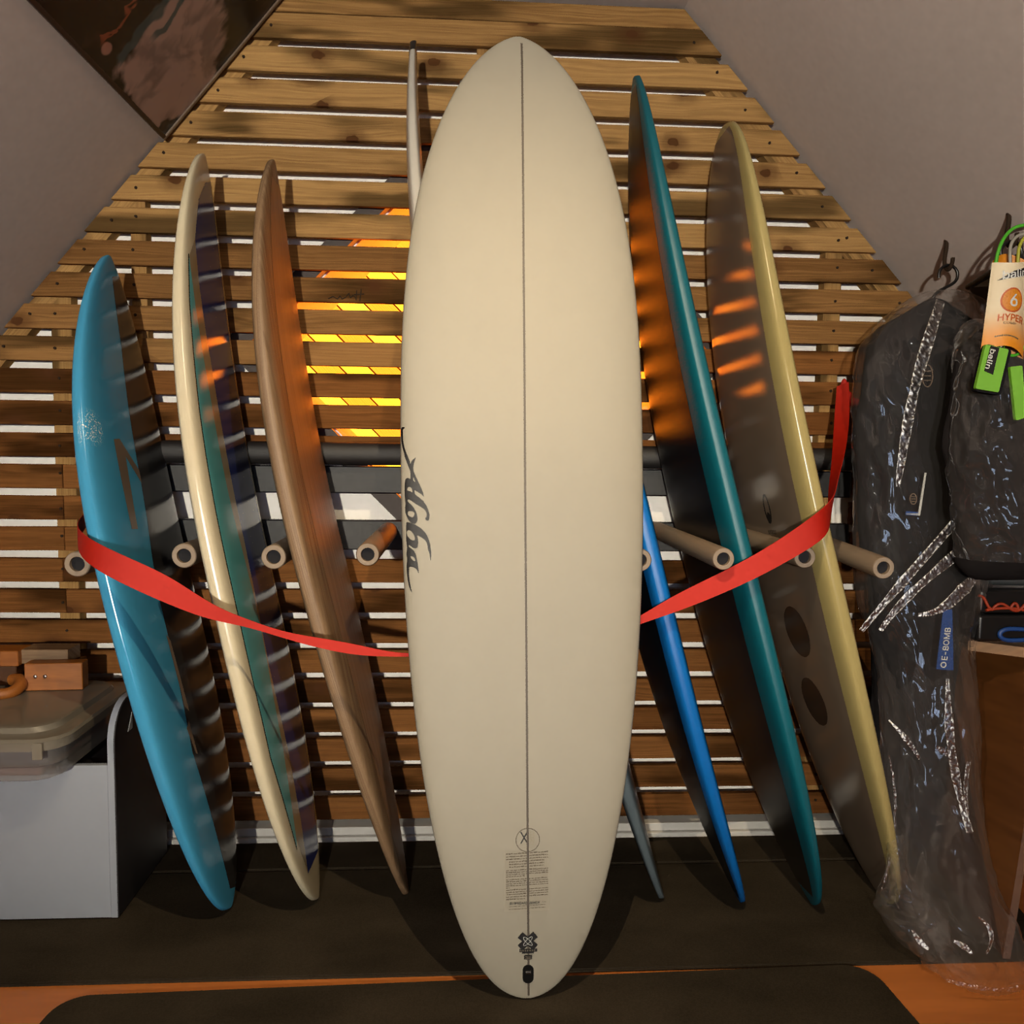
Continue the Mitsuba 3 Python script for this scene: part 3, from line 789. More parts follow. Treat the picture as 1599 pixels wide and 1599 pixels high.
# left of it: blue, white and teal, walnut
b1, k1 = board('b1', 'glossy sky blue surfboard, leftmost of the boards on the rack', 'm_blue_hull')
emb = unary_union([Polygon([(-0.122, 1.279), (-0.089, 1.284), (-0.07, 1.238), (-0.083, 1.043), (-0.119, 1.042)]), Polygon([(-0.089, 1.284), (0.0, 1.2055), (0.0, 1.17), (-0.07, 1.238)]),
                   Polygon([(-0.062, 0.757), (-0.044, 0.737), (-0.03, 0.54), (-0.052, 0.56)]), Polygon([(-0.07, 0.505), (-0.046, 0.43), (-0.036, 0.428), (-0.046, 0.52)]), Polygon([(-0.03, 0.90), (-0.008, 0.90), (-0.008, 0.87), (-0.028, 0.862)])])
for g_ in getattr(emb, 'geoms', [emb]):
    put(k1 + '__emblem', b1.decal(g_, -1, 0.0007), 'm_print_tan', label='tan angular mark')

sl_edge = [(0.0, 1.74), (0.01, 1.55), (0.0, 1.38), (-0.002, 1.27), (-0.004, 1.16), (-0.012, 1.07), (-0.03, 0.98), (-0.05, 0.86), (-0.052, 0.66), (-0.066, 0.44), (-0.05, 0.37), (-0.025, 0.24), (0.0, 0.1), (0.01, 0.045)]
t = np.linspace(0.03, 1.76, 36)
sl_out = [(0.965 * float(b1.half(q / b1.L)), q) for q in t]
put(k1 + '__bottom_panel', b1.decal(Polygon(sl_edge[::-1] + sl_out[::-1][:0] + sl_out).buffer(0) if False else Polygon(sl_edge + sl_out).buffer(0), -1, 0.0006, 0.02), 'm_slate_face', smooth=True, label='dark glossy half of the bottom')

b2, k2 = board('b2', 'cream white surfboard with a teal stripe, a black pinline and a navy bottom', 'm_cream_hull')
blackline = [(-0.155, 1.748), (-0.178, 1.62), (-0.195, 1.46), (-0.206, 1.35), (-0.213, 1.231), (-0.218, 1.09), (-0.219, 0.95), (-0.218, 0.82), (-0.214, 0.66), (-0.2, 0.454), (-0.1297, 0.19)]
tealr = [(-0.153, 1.742), (-0.143, 1.62), (-0.128, 1.504), (-0.114, 1.4), (-0.107, 1.29), (-0.1, 1.17), (-0.09, 1.07), (-0.074, 0.97), (-0.063, 0.88), (-0.06, 0.78), (-0.066, 0.70), (-0.078, 0.586), (-0.086, 0.45), (-0.12, 0.215)]
creamr = [(0.06, 2.012), (0.0, 1.985), (-0.06, 1.92), (-0.105, 1.8), (-0.1, 1.69), (-0.082, 1.565), (-0.064, 1.46), (-0.054, 1.352), (-0.047, 1.24), (-0.043, 1.107), (-0.038, 1.0), (-0.045, 0.872), (-0.052, 0.783), (-0.058, 0.66), (-0.05, 0.546), (-0.04, 0.42), (-0.05, 0.224), (-0.07, 0.1)]
put(k2 + '__teal_stripe', b2.decal(band(blackline, tealr), -1, 0.0007, 0.02), 'm_teal_stripe', label='teal stripe')
put(k2 + '__pinline', b2.decal(line(blackline, 0.004), -1, 0.0011, 0.02), 'm_print_black', label='black pinline')
put(k2 + '__cream_stripe', b2.decal(band(tealr, creamr), -1, 0.0007, 0.02), 'm_cream_stripe', label='beige stripe')
t = np.linspace(0.1, 2.0, 34)
edge_r = np.stack([0.74 * b2.half(t / b2.L), t], 1)
navy = band([tuple(c) for c in creamr[::-1]][:0] or creamr[::-1], edge_r)
put(k2 + '__navy_panel', b2.decal(Polygon(creamr[::-1] + [tuple(q) for q in edge_r[::-1]]).buffer(0), -1, 0.0007, 0.02), 'm_navy', smooth=True, label='glossy navy bottom')
put(k2 + '__edge_line', b2.decal(line([tuple(q) for q in edge_r], 0.014), -1, 0.0012, 0.02), 'm_cream_stripe')

b3, k3 = board('b3', 'wooden surfboard with walnut veneer rails and a smooth tan wooden face', 'm_walnut')
pm, puv = b3.panel(-1, -0.62, 0.93, 0.03, 0.97)
put(k3 + '__face', pm, 'm_walnut_face', smooth=True, uv=puv, label='smooth tan wood face')
rnd = random.Random(9)
sq = []
y = 1.72
while y > 1.28:
    p0 = (0.09 + rnd.uniform(-.02, .02), y)
    y -= rnd.uniform(0.012, 0.05)
    sq.append(line([p0, (0.085 + rnd.uniform(-.03, .04), y + 0.02), (0.1 + rnd.uniform(-.03, .03), y)], 0.0028))
    y -= rnd.uniform(0.004, 0.03)
sg_ = put(k3 + '__signature', b3.decal(unary_union(sq), -1, 0.0012, 0.01), 'm_scribble', label='faint scratched signature')
labels[sg_]['kind'] = 'stuff'

# half hidden behind the large white board
bA, kA = board('A', 'thin white surfboard with dark nose guard behind the large white board', 'm_grey_white_hull')
v, f = bA.body(24, 28, 0.982, 1.0, 0.0012)
put(kA + '__nose_guard', trimesh.Trimesh(v, f, process=False), 'm_black_plastic', smooth=True, label='dark nose guard')
bB, kB = board('B', 'steel grey surfboard, only its tail showing right of the large white board', 'm_steel_hull')
pm, puv = bB.panel(1, -0.8, 0.95)
put(kB + '__face', pm, 'm_navy_face', smooth=True, label='dark bottom face')
bC, kC = board('C', 'bright blue surfboard with dark navy bottom right beside the large white board', 'm_bright_blue_hull')
pm, puv = bC.panel(1, -0.85, 0.97, 0.015, 0.99)
put(kC + '__face', pm, 'm_navy_face', smooth=True, label='dark navy bottom')
t = np.linspace(0.2, 1.85, 30)
put(kC + '__trim', bC.decal(line([(-0.9 * bC.half(q / bC.L), q) for q in t], 0.012), -1, 0.0008, 0.02), 'm_print_black', label='black deck edge')

bD, kD = board('D', 'tall surfboard with teal rail and black brushed bottom mirroring amber light', 'm_teal_hull')
pm, puv = bD.panel(1, -0.7, 0.97, 0.02, 0.985)
put(kD + '__face', pm, 'm_black_face', smooth=True, label='black glossy bottom')

bE, kE = board('E', 'pale yellow surfboard with glossy tan bottom and dark round discs, rightmost of the boards', 'm_yellow_hull')
pm, puv = bE.panel(1, -0.78, 0.99, 0.01, 0.99)
put(kE + '__face', pm, 'm_tan_face', smooth=True, label='glossy tan bottom')
put(kE + '__disc', bE.decal(Point(-0.008, 0.793).buffer(0.072, quad_segs=16), 1, 0.0013), 'm_dark_disc', label='dark round disc')
put(kE + '__disc', bE.decal(Point(0.005, 0.59).buffer(0.068, quad_segs=16), 1, 0.0013), 'm_dark_disc')
oval = Point(0, 0).buffer(1, quad_segs=12)
from shapely import affinity
lg = affinity.translate(affinity.scale(oval, 0.021, 0.042), -0.006, 1.142)
lg = unary_union([lg.difference(affinity.translate(affinity.scale(oval, 0.014, 0.034), -0.006, 1.142)), affinity.translate(affinity.scale(oval, 0.012, 0.014), -0.006, 1.118)] + [sbox(-0.03 + k * 0.011, 1.07, -0.024 + k * 0.011, 1.082) for k in range(5)])
put(kE + '__oval_mark', bE.decal(lg, 1, 0.0013), 'm_dark_disc', label='small dark oval mark')

# ---------------------------------------------------------------- the red strap in front of the boards
def strap(key, pts, label=None):
    """pts: centre x, y, z, half width along 'up', lean of the width direction."""
    n = 90
    s = spline([np.r_[p, h, l] for p, h, l in pts], n)
    c, h, lean = s[:, :3], s[:, 3], s[:, 4]
    t = np.gradient(c, axis=0)
    t /= np.linalg.norm(t, axis=1, keepdims=True)
    up = np.array([0, 0, 1.0]) - t * t[:, 2:3]
    up /= np.linalg.norm(up, axis=1, keepdims=True)
    nr = np.cross(t, up)
    a = up * np.cos(lean)[:, None] + nr * np.sin(lean)[:, None]
    b = np.cross(t, a) * 0.0009
    h = np.maximum(h, 0.002)[:, None]
    v = np.stack([c - a * h - b, c - a * h + b, c + a * h + b, c + a * h - b], 1).reshape(-1, 3)
    f = grid_faces(n, 4, True)
    return put(key, trimesh.Trimesh(v, f, process=False), 'm_strap', smooth=30, label=label)


sk = thing('strap', 'bright red webbing strap stretched across the front of the surfboards', 'strap')
m_px = 0.00149
strap(sk + '__webbing', [(at_y(127, 770, 2.5), .02, 0), (at_y(131, 815, 2.25), .02, 0), (at_y(142, 862, 2.0), .03, 0), (at_y(190, 888, 1.955), .031, 0), (at_y(260, 921, 1.945), .029, 0), (at_y(330, 955, 1.94), .018, 0.1),
                         (at_y(385, 973, 1.94), .010, 0.2), (at_y(440, 990, 1.94), .008, 0.1), (at_y(500, 1004, 1.94), .0115, 0), (at_y(560, 1015, 1.94), .0115, 0), (at_y(620, 1022, 1.94), .005, 0), (at_y(660, 1022, 1.94), .006, 0)], 'left run of the strap')
strap(sk + '__webbing', [(at_y(960, 985, 1.935), .008, 0), (at_y(1000, 968, 1.935), .0095, 0), (at_y(1050, 945, 1.935), .018, 0), (at_y(1110, 918, 1.933), .023, 0), (at_y(1180, 884, 1.93), .026, 0), (at_y(1240, 849, 1.94), .03, 0),
                         (at_y(1286, 815, 1.975), .034, 0), (at_y(1300, 775, 2.1), .03, 0.3), (at_y(1308, 720, 2.28), .026, 0.7), (at_y(1314, 660, 2.42), .026, 0.9), (at_y(1316, 600, 2.5), .02, 0.9)], 'right run of the strap')
kc = at_y(1321, 622, 2.52)
knot = [m3.Manifold.sphere(0.02, 16).scale([1.3, 0.7, 1.2]).translate(list(kc)), m3.Manifold.sphere(0.014, 14).scale([1.6, 0.7, 1.0]).translate(list(kc + [0.022, -0.005, -0.012])), m3.Manifold.sphere(0.014, 14).scale([0.9, 0.6, 2.2]).translate(list(kc + [-0.006, 0.004, 0.03]))]
put(sk + '__knot', tri(sum(knot[1:], knot[0])), 'm_strap', smooth=True, label='knot tied round a slat')

# ---------------------------------------------------------------- left corner: cabinet, tub, wooden blocks
cab = thing('cabinet', 'white open-topped cabinet with a dark grey rounded side panel, lower left', 'cabinet')
FX, FY = -0.917, 2.16
put(cab + '__front', box((-1.5, FY, 0.0125), (FX - 0.0005, FY + 0.018, 0.425), 0.0015), 'm_cabinet_white')
prof = [(FY, 0.0125), (2.52, 0.0125), (2.52, 0.58)]
for a in np.linspace(90, 180, 12):
    prof.append((FY + 0.1 + 0.1 * math.cos(math.radians(a)), 0.48 + 0.1 * math.sin(math.radians(a))))
side = extrude(Polygon(prof), 0.016)
side = place(side, (FX, 0, 0), (0, 1, 0), (0, 0, 1), (1, 0, 0))
put(cab + '__side_panel', side, 'm_cabinet_white')
gp = Polygon(prof).buffer(-0.001)
put(cab + '__side_facing', place(extrude(gp, 0.003), (FX + 0.016, 0, 0), (0, 1, 0), (0, 0, 1), (1, 0, 0)), 'm_cabinet_grey', label='dark grey facing of the side panel')
put(cab + '__added_dark_shelf', box((-1.5, FY + 0.019, 0.385), (FX - 0.001, 2.52, 0.4)), 'm_cabinet_grey')  # added shelf; its dark colour stands in for the shade inside
mk = at_y(204, 1122, 2.2)
put(cab + '__mark', place(extrude(Polygon([(0, 0), (0.03, 0.045), (0.03, 0.0)]), 0.001), (FX + 0.0192, 2.245, 0.485), (0, 1, 0), (0, 0, 1), (1, 0, 0)), 'm_print_white', label='small white wedge mark')

tub = thing('storage_tub', 'low clear plastic storage tub with a lid on top of the white cabinet', 'storage tub')


def tub_shell(x0, x1, y0, y1, z0, z1, r, flare, steps, cap):
    rows = []
    for z, g in steps:
        p = sbox(x0 - g, y0 - g, x1 + g, y1 + g).buffer(-r).buffer(r, quad_segs=8)
        q = np.array(p.exterior.coords)[:-1]
        s = np.argmin(q @ np.array([1, 1.0]))
        q = np.roll(q, -s, 0)
        d = np.linspace(0, 1, 72, endpoint=False)
        ex = LineString(np.vstack([q, q[:1]]))
        rows.append(np.array([[*ex.interpolate(k, normalized=True).coords[0], z] for k in d]))
    v = np.vstack(rows)
    f = grid_faces(len(rows), 72, True)
    e = len(v)
    v = np.vstack([v, rows[cap].mean(0)])
    base = 0 if cap == 0 else (len(rows) - 1) * 72
    f = np.vstack([f, [[base + k, base + (k + 1) % 72, e] for k in range(72)]])
    return trimesh.Trimesh(v, f, process=False)


TX0, TX1, TY0, TY1, TZ = -1.55, -0.995, 2.045, 2.5, 0.4265
put(tub + '__body', tub_shell(TX0, TX1, TY0, TY1, 0, 0, 0.06, 0, [(TZ, -0.012), (TZ + 0.006, -0.002), (TZ + 0.04, 0.002), (TZ + 0.043, 0.006), (TZ + 0.085, 0.01), (TZ + 0.088, 0.016), (TZ + 0.105, 0.018)], 0), 'm_tub', smooth=40)
lid = put(tub + '__lid', tub_shell(TX0, TX1, TY0, TY1, 0, 0, 0.07, 0, [(TZ + 0.088, 0.026), (TZ + 0.111, 0.028), (TZ + 0.117, 0.022), (TZ + 0.117, 0.0), (TZ + 0.12, -0.012), (TZ + 0.132, -0.018), (TZ + 0.135, -0.026), (TZ + 0.135, -0.06)], -1), 'm_tub_lid', smooth=35)
for yy in (TY0 - 0.03,):
    for xx in (-1.02, -1.3):
        put(lid + '__clip', box((xx - 0.012, yy - 0.002, TZ + 0.07), (xx + 0.012, yy + 0.003, TZ + 0.11), 0.001), 'm_tub_lid')
whole('folded_cloth', rounded((TX0 + 0.03, TY0 + 0.03, TZ + 0.03), (TX1 - 0.03, TY1 - 0.05, TZ + 0.075), 0.014), 'm_purple_cloth', 'dark folded cloth inside the clear tub, upper of two', 'cloth', smooth=50)
whole('folded_cloth', rounded((TX0 + 0.03, TY0 + 0.02, TZ + 0.009), (TX1 - 0.04, TY1 - 0.06, TZ + 0.0295), 0.009), 'm_pink_cloth', 'pinkish folded cloth inside the clear tub, under the dark one', 'cloth', smooth=50)

LZ = TZ + 0.136
def wooden_block(px0, px1, pyb, hgt, thick, lift=0.0, yaw=0.0, lean=0.0):
    a, b = at_z(px0, pyb, LZ + lift), at_z(px1, pyb, LZ + lift)
    y = min(a[1], b[1])
    a, b = at_y(px0, pyb, y), at_y(px1, pyb, y)
    w = b[0] - a[0]
    q = box((-w / 2, 0, 0), (w / 2, thick, hgt), 0.002)
    c, s = math.cos(yaw), math.sin(yaw)
    q = place(q, ((a[0] + b[0]) / 2, y, LZ + lift), (c, s, 0), (-s, c, 0), (0, 0, 1))
    if lean:
        m = trimesh.transformations.rotation_matrix(lean, [1, 0, 0], ((a + b) / 2) * [1, 1, 0] + [0, 0, LZ + lift])
        q.apply_transform(m)
    return q, ((a[0] + b[0]) / 2, y, w)


def block_uv(q):
    return np.stack([q.vertices[:, 0], q.vertices[:, 2] + q.vertices[:, 1] * 0.7], 1)


blk = thing('wooden_block', 'orange wooden block with two screw heads on the lid of the clear tub', 'wooden block')
q, (bx, by, bw) = wooden_block(40, 128, 1078, 0.078, 0.045, yaw=0.07)
put(blk + '__body', q, 'm_orange_wood', uv=block_uv(q))
for px in (56, 71):
    s = trimesh.creation.icosphere(2, 0.0055)
    s.apply_scale([1, 0.55, 1])
    p_ = at_y(px, 1053, by)
    put(blk + '__screw', s.apply_translation((p_[0], by - 0.0015 + (p_[0] - bx) * 0.07, LZ + 0.041)), 'm_chrome', smooth=True, label='shiny screw head')
def block_at(p, y, z0, z1, thick):
    x0, x1 = at_y(p[0], 1000, y)[0], at_y(p[1], 1000, y)[0]
    return box((x0, y, z0), (x1, y + thick, z1), 0.002)


q = block_at((44, 118), 2.44, LZ, LZ + 0.062, 0.07)
whole('wooden_block', q, 'm_brown_panel', 'dark brown wooden block on the clear tub lid under the dull upper block', 'wooden block', uv=block_uv(q))
q = block_at((30, 105), 2.42, LZ + 0.0625, LZ + 0.104, 0.08)
whole('wooden_block', q, 'm_walnut', 'dull brown upper wooden block behind the one with screw heads', 'wooden block', uv=block_uv(q))
q = block_at((-60, 27), 2.4, LZ + 0.0605, LZ + 0.105, 0.08)
whole('wooden_block', q, 'm_orange_wood', 'bright orange wooden block at the left edge above the curved piece', 'wooden block', uv=block_uv(q))
q = block_at((-70, 24), 2.42, LZ, LZ + 0.06, 0.06)
whole('wooden_block', q, 'm_brown_panel', 'dark brown wooden block at the left edge under the orange one', 'wooden block', uv=block_uv(q))
c0 = at_z(-12, 1075, LZ + 0.02)
arc = [(c0[0] + 0.062 * math.cos(a), c0[1] + 0.02 + 0.05 * math.sin(a), LZ + 0.019 + 0.01 * math.sin(a * 2)) for a in np.linspace(-2.4, 1.3, 26)]
whole('wooden_ring', tube(arc, 0.0165, 12), 'm_orange_wood', 'curved wooden ring piece lying on the clear tub lid at the left edge', 'wooden ring', smooth=60, uv=None)

# ---------------------------------------------------------------- painting on the left slope
pt = thing('painting', 'dark glossy abstract painting with a mauve patch on the left sloping ceiling', 'painting')
up_ = np.array([1, 0, 1.196]) / math.hypot(1, 1.196)
nrm_ = np.array([up_[2], 0, -up_[0]])
P0 = np.array([left_x(2.168), 2.585, 2.168]) + nrm_ * 0.004
S = 0.95
n_g = 2
quad = np.array([P0 + nrm_ * 0.021 + up_ * (0.012 + a * (S - 0.024)) - np.array([0, 1, 0]) * (0.012 + b * (S - 0.024)) for a in (0, 1) for b in (0, 1)])
put(pt + '__canvas', trimesh.Trimesh(quad, [[0, 1, 3], [0, 3, 2]], process=False), 'm_painting', uv=np.array([(a, b) for a in (0, 1) for b in (0, 1)], float))


def slope_box(a0, a1, b0, b1, h0, h1):
    q = box((a0, b0, h0), (a1, b1, h1), 0.0015)
    return place(q, P0, up_, (0, -1, 0), nrm_)


for a0, a1, b0, b1 in ((0, S, 0, 0.012), (0, S, S - 0.012, S), (0, 0.012, 0.012, S - 0.012), (S - 0.012, S, 0.012, S - 0.012)):
    put(pt + '__frame', slope_box(a0, a1, b0, b1, 0, 0.026), 'm_dark_frame' if b0 or a0 else 'm_print_tan')
put(pt + '__back', slope_box(0.004, S - 0.004, 0.004, S - 0.004, 0.0005, 0.018), 'm_dark_frame')

# ---------------------------------------------------------------- right corner: hooks, hangers, wetsuits, plastic bags
HX = 1.34


def hook(y, label):
    k = thing('ceiling_hook', label, 'hook')
    z = right_z(HX)
    pts = spline([(HX, y, z + 0.005), (HX, y, z - 0.04), (HX, y - 0.002, z - 0.065), (HX, y - 0.02, z - 0.08), (HX, y - 0.036, z - 0.066), (HX, y - 0.038, z - 0.052)], 30)
    put(k + '__shank', tube(pts, 0.0055, 10), 'm_iron', smooth=60)
    return np.array([HX, y - 0.02, z - 0.072])


h1 = hook(2.305, 'rusty ceiling hook nearest the slat wall holding the bagged wetsuit')
h2 = hook(2.037, 'rusty ceiling hook holding the orange leash pack')


def hanger(p, cx, wide, label, drop=0.11):
    k = thing('coat_hanger', label, 'coat hanger')
    neck = np.array([cx, p[1] + 0.004, p[2] - drop])
    a = np.linspace(0.15 * np.pi, 1.45 * np.pi, 18)
    top = [(p[0] - 0.026 * math.cos(q) * 1.0, p[1], p[2] - 0.02 + 0.028 * math.sin(q)) for q in a[::-1]]
    top = [(p[0] + 0.027 * math.sin(q), p[1], p[2] - 0.023 + 0.027 * math.cos(q)) for q in np.linspace(-1.9, 2.6, 20)]
    put(k + '__hook', tube(spline(top + [tuple(neck + [0, 0, 0.03]), tuple(neck)], 50), 0.0042, 10), 'm_black_plastic', smooth=60)
    arm = spline([(neck[0] - wide, neck[1], neck[2] - 0.075), (neck[0] - wide * 0.5, neck[1], neck[2] - 0.03), tuple(neck), (neck[0] + wide * 0.5, neck[1], neck[2] - 0.03), (neck[0] + wide, neck[1], neck[2] - 0.075)], 30)
    put(k + '__arms', tube(arm, 0.009, 10), 'm_black_plastic', smooth=60)
    return neck


def suit(neck, scale, legs, arm_drop):
    s = lambda p, r: m3.Manifold.sphere(r, 20).translate([p[0], 0, p[1]])
    def limb(pts):
        out = []
        for (p, r), (q, t_) in zip(pts, pts[1:]):
            out.append(m3.Manifold.batch_hull([s(p, r), s(q, t_)]))
        return out
    parts = [m3.Manifold.batch_hull([s((0, 0.0), 0.055), s((-0.13, -0.065), 0.055), s((0.13, -0.065), 0.055), s((-0.09, -0.22), 0.09), s((0.09, -0.22), 0.09)]),
             m3.Manifold.batch_hull([s((-0.09, -0.22), 0.09), s((0.09, -0.22), 0.09), s((-0.06, -0.46), 0.09), s((0.06, -0.46), 0.09)]),
             m3.Manifold.batch_hull([s((-0.06, -0.46), 0.09), s((0.06, -0.46), 0.09), s((-0.08, -0.64), 0.1), s((0.08, -0.64), 0.1)])]
    for x in (-1, 1):
        parts += limb([((x * 0.15, -0.075), 0.055), ((x * 0.195, -0.33), 0.05), ((x * (0.195 - 0.02), -0.33 - arm_drop * 0.5), 0.044), ((x * 0.165, -0.33 - arm_drop), 0.036)])
        parts += limb([((x * 0.08, -0.64), 0.098), ((x * 0.07, -0.64 - legs * 0.5), 0.072), ((x * 0.062, -0.64 - legs), 0.05)])
    m = sum(parts[1:], parts[0]).scale([1, 0.52, 1]).refine_to_length(0.02)
    t_ = tri(m)
    t_.merge_vertices()
    t_ = trimesh.smoothing.filter_taubin(t_, iterations=14)
    v = np.array(t_.vertices)
    v[:, 1] += 0.012 * (meshkit.fbm(v * [14, 3, 5], 3) - 0.5) * 2
    v[:, 0] += 0.008 * (meshkit.fbm(v * [6, 3, 9] + 5, 3) - 0.5) * 2
    t_.vertices = v * [scale * 0.87, scale, scale] + neck
    return t_


n1 = hanger(h1, 1.305, 0.15, 'black plastic coat hanger carrying the long bagged wetsuit')
n2 = hanger(h2, 1.42, 0.12, 'black plastic coat hanger carrying the short wetsuit on the right')
w1 = thing('wetsuit', 'long black wetsuit hanging inside a clear plastic bag', 'wetsuit')
s1 = suit(n1 - [0, 0, 0.03], 1.0, 0.86, 0.34)
put(w1 + '__body', s1, 'm_neoprene', smooth=True)
w2 = thing('wetsuit', 'short black wetsuit hanging behind the orange leash pack at the right edge', 'wetsuit')
s2 = suit(n2 + [-0.01, 0.06, -0.10], 0.86, 0.05, 0.2)
put(w2 + '__body', s2, 'm_neoprene_brown', smooth=True)


def lay(mesh2d, o, ax, ay):
    ax, ay = np.array(ax, float), np.array(ay, float)
    return place(mesh2d, o, ax, ay, np.cross(ax, ay))


# prints on the bagged wetsuit
def front_y(m, x, z):
    v = np.asarray(m.vertices)
    d = np.hypot(v[:, 0] - x, v[:, 2] - z)
    return v[d < 0.035][:, 1].min()


def suit_print(name, poly_px, yref, mat_key, dy=0.006, label=None, thick=0.002):
    pts = [at_y(a, b, yref) for a, b in poly_px]
    poly = Polygon([(p[0], p[2]) for p in pts]).buffer(0)
    return put(w1 + '__' + name, slab_y(poly, yref - dy, yref - dy + thick), mat_key, label=label)


yp = 2.17
suit_print('knee_strip', [(1471, 951), (1485, 951), (1487, 1046), (1460, 1044)], yp, 'm_blue_trim', label='blue strip lettered E-BOMB')
tx = meshkit.text_mesh('E-BOMB', 0.016, 0.001, bold=True)
o = at_y(1478.5, 1032, yp - 0.007)
q = lay(tx, o, (0.06, 0, 0.998), (-0.998, 0, 0.06))
q.apply_scale(1.0)
put(w1 + '__lettering', q, 'm_print_white', label='white lettering E-BOMB')
o = at_y(1473, 1038, yp - 0.0065)
put(w1 + '__emblem', slab_y(affinity.translate(Point(0, 0).buffer(0.0085).difference(Point(0, 0).buffer(0.005)), o[0], o[2]), o[1] - 0.001, o[1]), 'm_print_white')
yq = 2.2
suit_print('label_edge', [(1442, 738), (1445, 738), (1435, 805), (1413, 803), (1413, 801), (1432, 801)], yq, 'm_print_white', label='white edge of a label')
suit_print('label_band', [(1413, 798), (1432, 799), (1431, 805), (1412, 804)], yq, 'm_blue_trim')
for cx_, cy_, rw, rh in ((1425, 779, 6, 9), (1447, 587, 9, 18)):
    a = np.linspace(0, 2 * np.pi, 24)
    outer = [(cx_ + rw * math.cos(t), cy_ + rh * math.sin(t)) for t in a]
    inn = [(cx_ + (rw - 1.6) * math.cos(t), cy_ + (rh - 1.6) * math.sin(t)) for t in a]
    po = Polygon([(at_y(x, y, yq)[0], at_y(x, y, yq)[2]) for x, y in outer]).difference(Polygon([(at_y(x, y, yq)[0], at_y(x, y, yq)[2]) for x, y in inn]))
    bars = unary_union([Polygon([(at_y(x, y, yq)[0], at_y(x, y, yq)[2]) for x, y in ((cx_ - rw * .6, cy_ + k - .7), (cx_ + rw * .6, cy_ + k - .7), (cx_ + rw * .6, cy_ + k + .7), (cx_ - rw * .6, cy_ + k + .7))]) for k in (-rh * .4, 0, rh * .4)])
    put(w1 + '__oval_mark', slab_y(unary_union([po, bars]), yq - 0.004, yq - 0.002), 'm_print_tan', label='pale oval mark')


def film_sleeve(rows, seed, crumple=0.012, M=150, K=120, flat=0.35):
    """A hanging plastic bag: rows of (left, right, py, depth) down its outline, crumpled all over."""
    r = []
    for l, rr, py, d in rows:
        a, b = at_y(l, py, d), at_y(rr, py, d)
        r.append([(a[0] + b[0]) / 2, d, (a[2] + b[2]) / 2, (b[0] - a[0]) / 2])
    s = np.array(r)
    tt = np.linspace(0, len(s) - 1, M)
    from scipy.interpolate import PchipInterpolator
    s = PchipInterpolator(np.arange(len(s)), s)(tt)
    a = np.arange(K) * 2 * np.pi / K
    v = []
    for cx_, cy_, cz_, hw in s:
        hd = min(hw * 0.75, 0.085)
        v.append(np.stack([cx_ + hw * np.sign(np.cos(a)) * np.abs(np.cos(a)) ** 0.8, cy_ + hd * np.sin(a), cz_ + 0 * a], 1))
    v = np.array(v)
    n = np.stack([np.cos(a), np.sin(a) * 1.5, 0 * a], 1)
    n /= np.linalg.norm(n, axis=1, keepdims=True)
    q = v.reshape(-1, 3)
    f1 = meshkit.fbm(q * [9, 9, 3.5], 3, seed)
    ridged = 1 - np.abs(2 * meshkit.fbm(q * [26, 20, 9] + f1[:, None] * 2.0, 3, seed + 5) - 1)
    fine = 1 - np.abs(2 * meshkit.noise(q * [70, 60, 34] + f1[:, None] * 4, seed + 9) - 1)
    disp = crumple * ((f1 - 0.5) * 2.4 + (ridged - 0.7) * 1.3 + (fine - 0.6) * 0.4)
    q = q + disp[:, None] * np.tile(n, (M, 1))
    q[:, 2] = np.maximum(q[:, 2], 0.013)
    return trimesh.Trimesh(q, grid_faces(M, K, True), process=False)


def film_fold(pts, half, seed, name):
    """A gathered, doubled-over crease of the film: a wide flattened loop, crinkled all over."""
    n, m = 220, 28
    c = spline([at_y(a, b, d) for a, b, d in pts], n)
    hh = np.interp(np.linspace(0, 1, n), np.linspace(0, 1, len(half)), half) * (0.8 + 0.5 * meshkit.noise(c * 14, seed))
    t = np.gradient(c, axis=0)
    t /= np.linalg.norm(t, axis=1, keepdims=True)
    side = np.cross(t, [0, 1, 0])
    side /= np.linalg.norm(side, axis=1, keepdims=True)
    a = np.arange(m) * 2 * np.pi / m
    v = c[:, None] + side[:, None] * (hh[:, None] * np.cos(a))[..., None] + np.array([0, 1, 0]) * (0.22 * hh[:, None] * np.sin(a))[..., None]
    k = meshkit.fbm(v.reshape(-1, 3) * [95, 50, 70], 2, seed).reshape(n, m) - 0.5
    k2 = 1 - np.abs(2 * meshkit.noise(v.reshape(-1, 3) * [150, 60, 120], seed + 4).reshape(n, m) - 1)
    v = v + (np.array([0, 1, 0]) * (0.0045 * k + 0.002 * (k2 - 0.5))[..., None] + side[:, None] * (0.003 * k)[..., None])
    return put(name + '__fold', trimesh.Trimesh(v.reshape(-1, 3), grid_faces(n, m, True), process=False), 'm_film_fold', smooth=True)


bag = thing('plastic_bag', 'clear crinkled plastic garment bag over the long wetsuit, reaching down to the floor', 'plastic bag')
put(bag + '__film', film_sleeve([(1455, 1490, 455, 2.28), (1425, 1525, 468, 2.28), (1372, 1540, 510, 2.27), (1340, 1552, 560, 2.26), (1334, 1562, 640, 2.25), (1334, 1563, 740, 2.24), (1335, 1550, 850, 2.23), (1346, 1530, 940, 2.21),
                                 (1362, 1512, 1000, 2.2), (1374, 1518, 1060, 2.18), (1378, 1526, 1150, 2.15), (1374, 1525, 1240, 2.11), (1385, 1530, 1310, 2.06), (1404, 1552, 1380, 2.0), (1425, 1585, 1450, 1.93), (1446, 1600, 1500, 1.88), (1470, 1598, 1535, 1.845)], 3), 'm_film', smooth=True)
film_fold([(1469, 470, 2.18), (1450, 530, 2.17), (1430, 600, 2.165), (1414, 680, 2.16), (1402, 760, 2.16)], [0.0126, 0.0168, 0.0126, 0.0148, 0.0063], 21, bag)
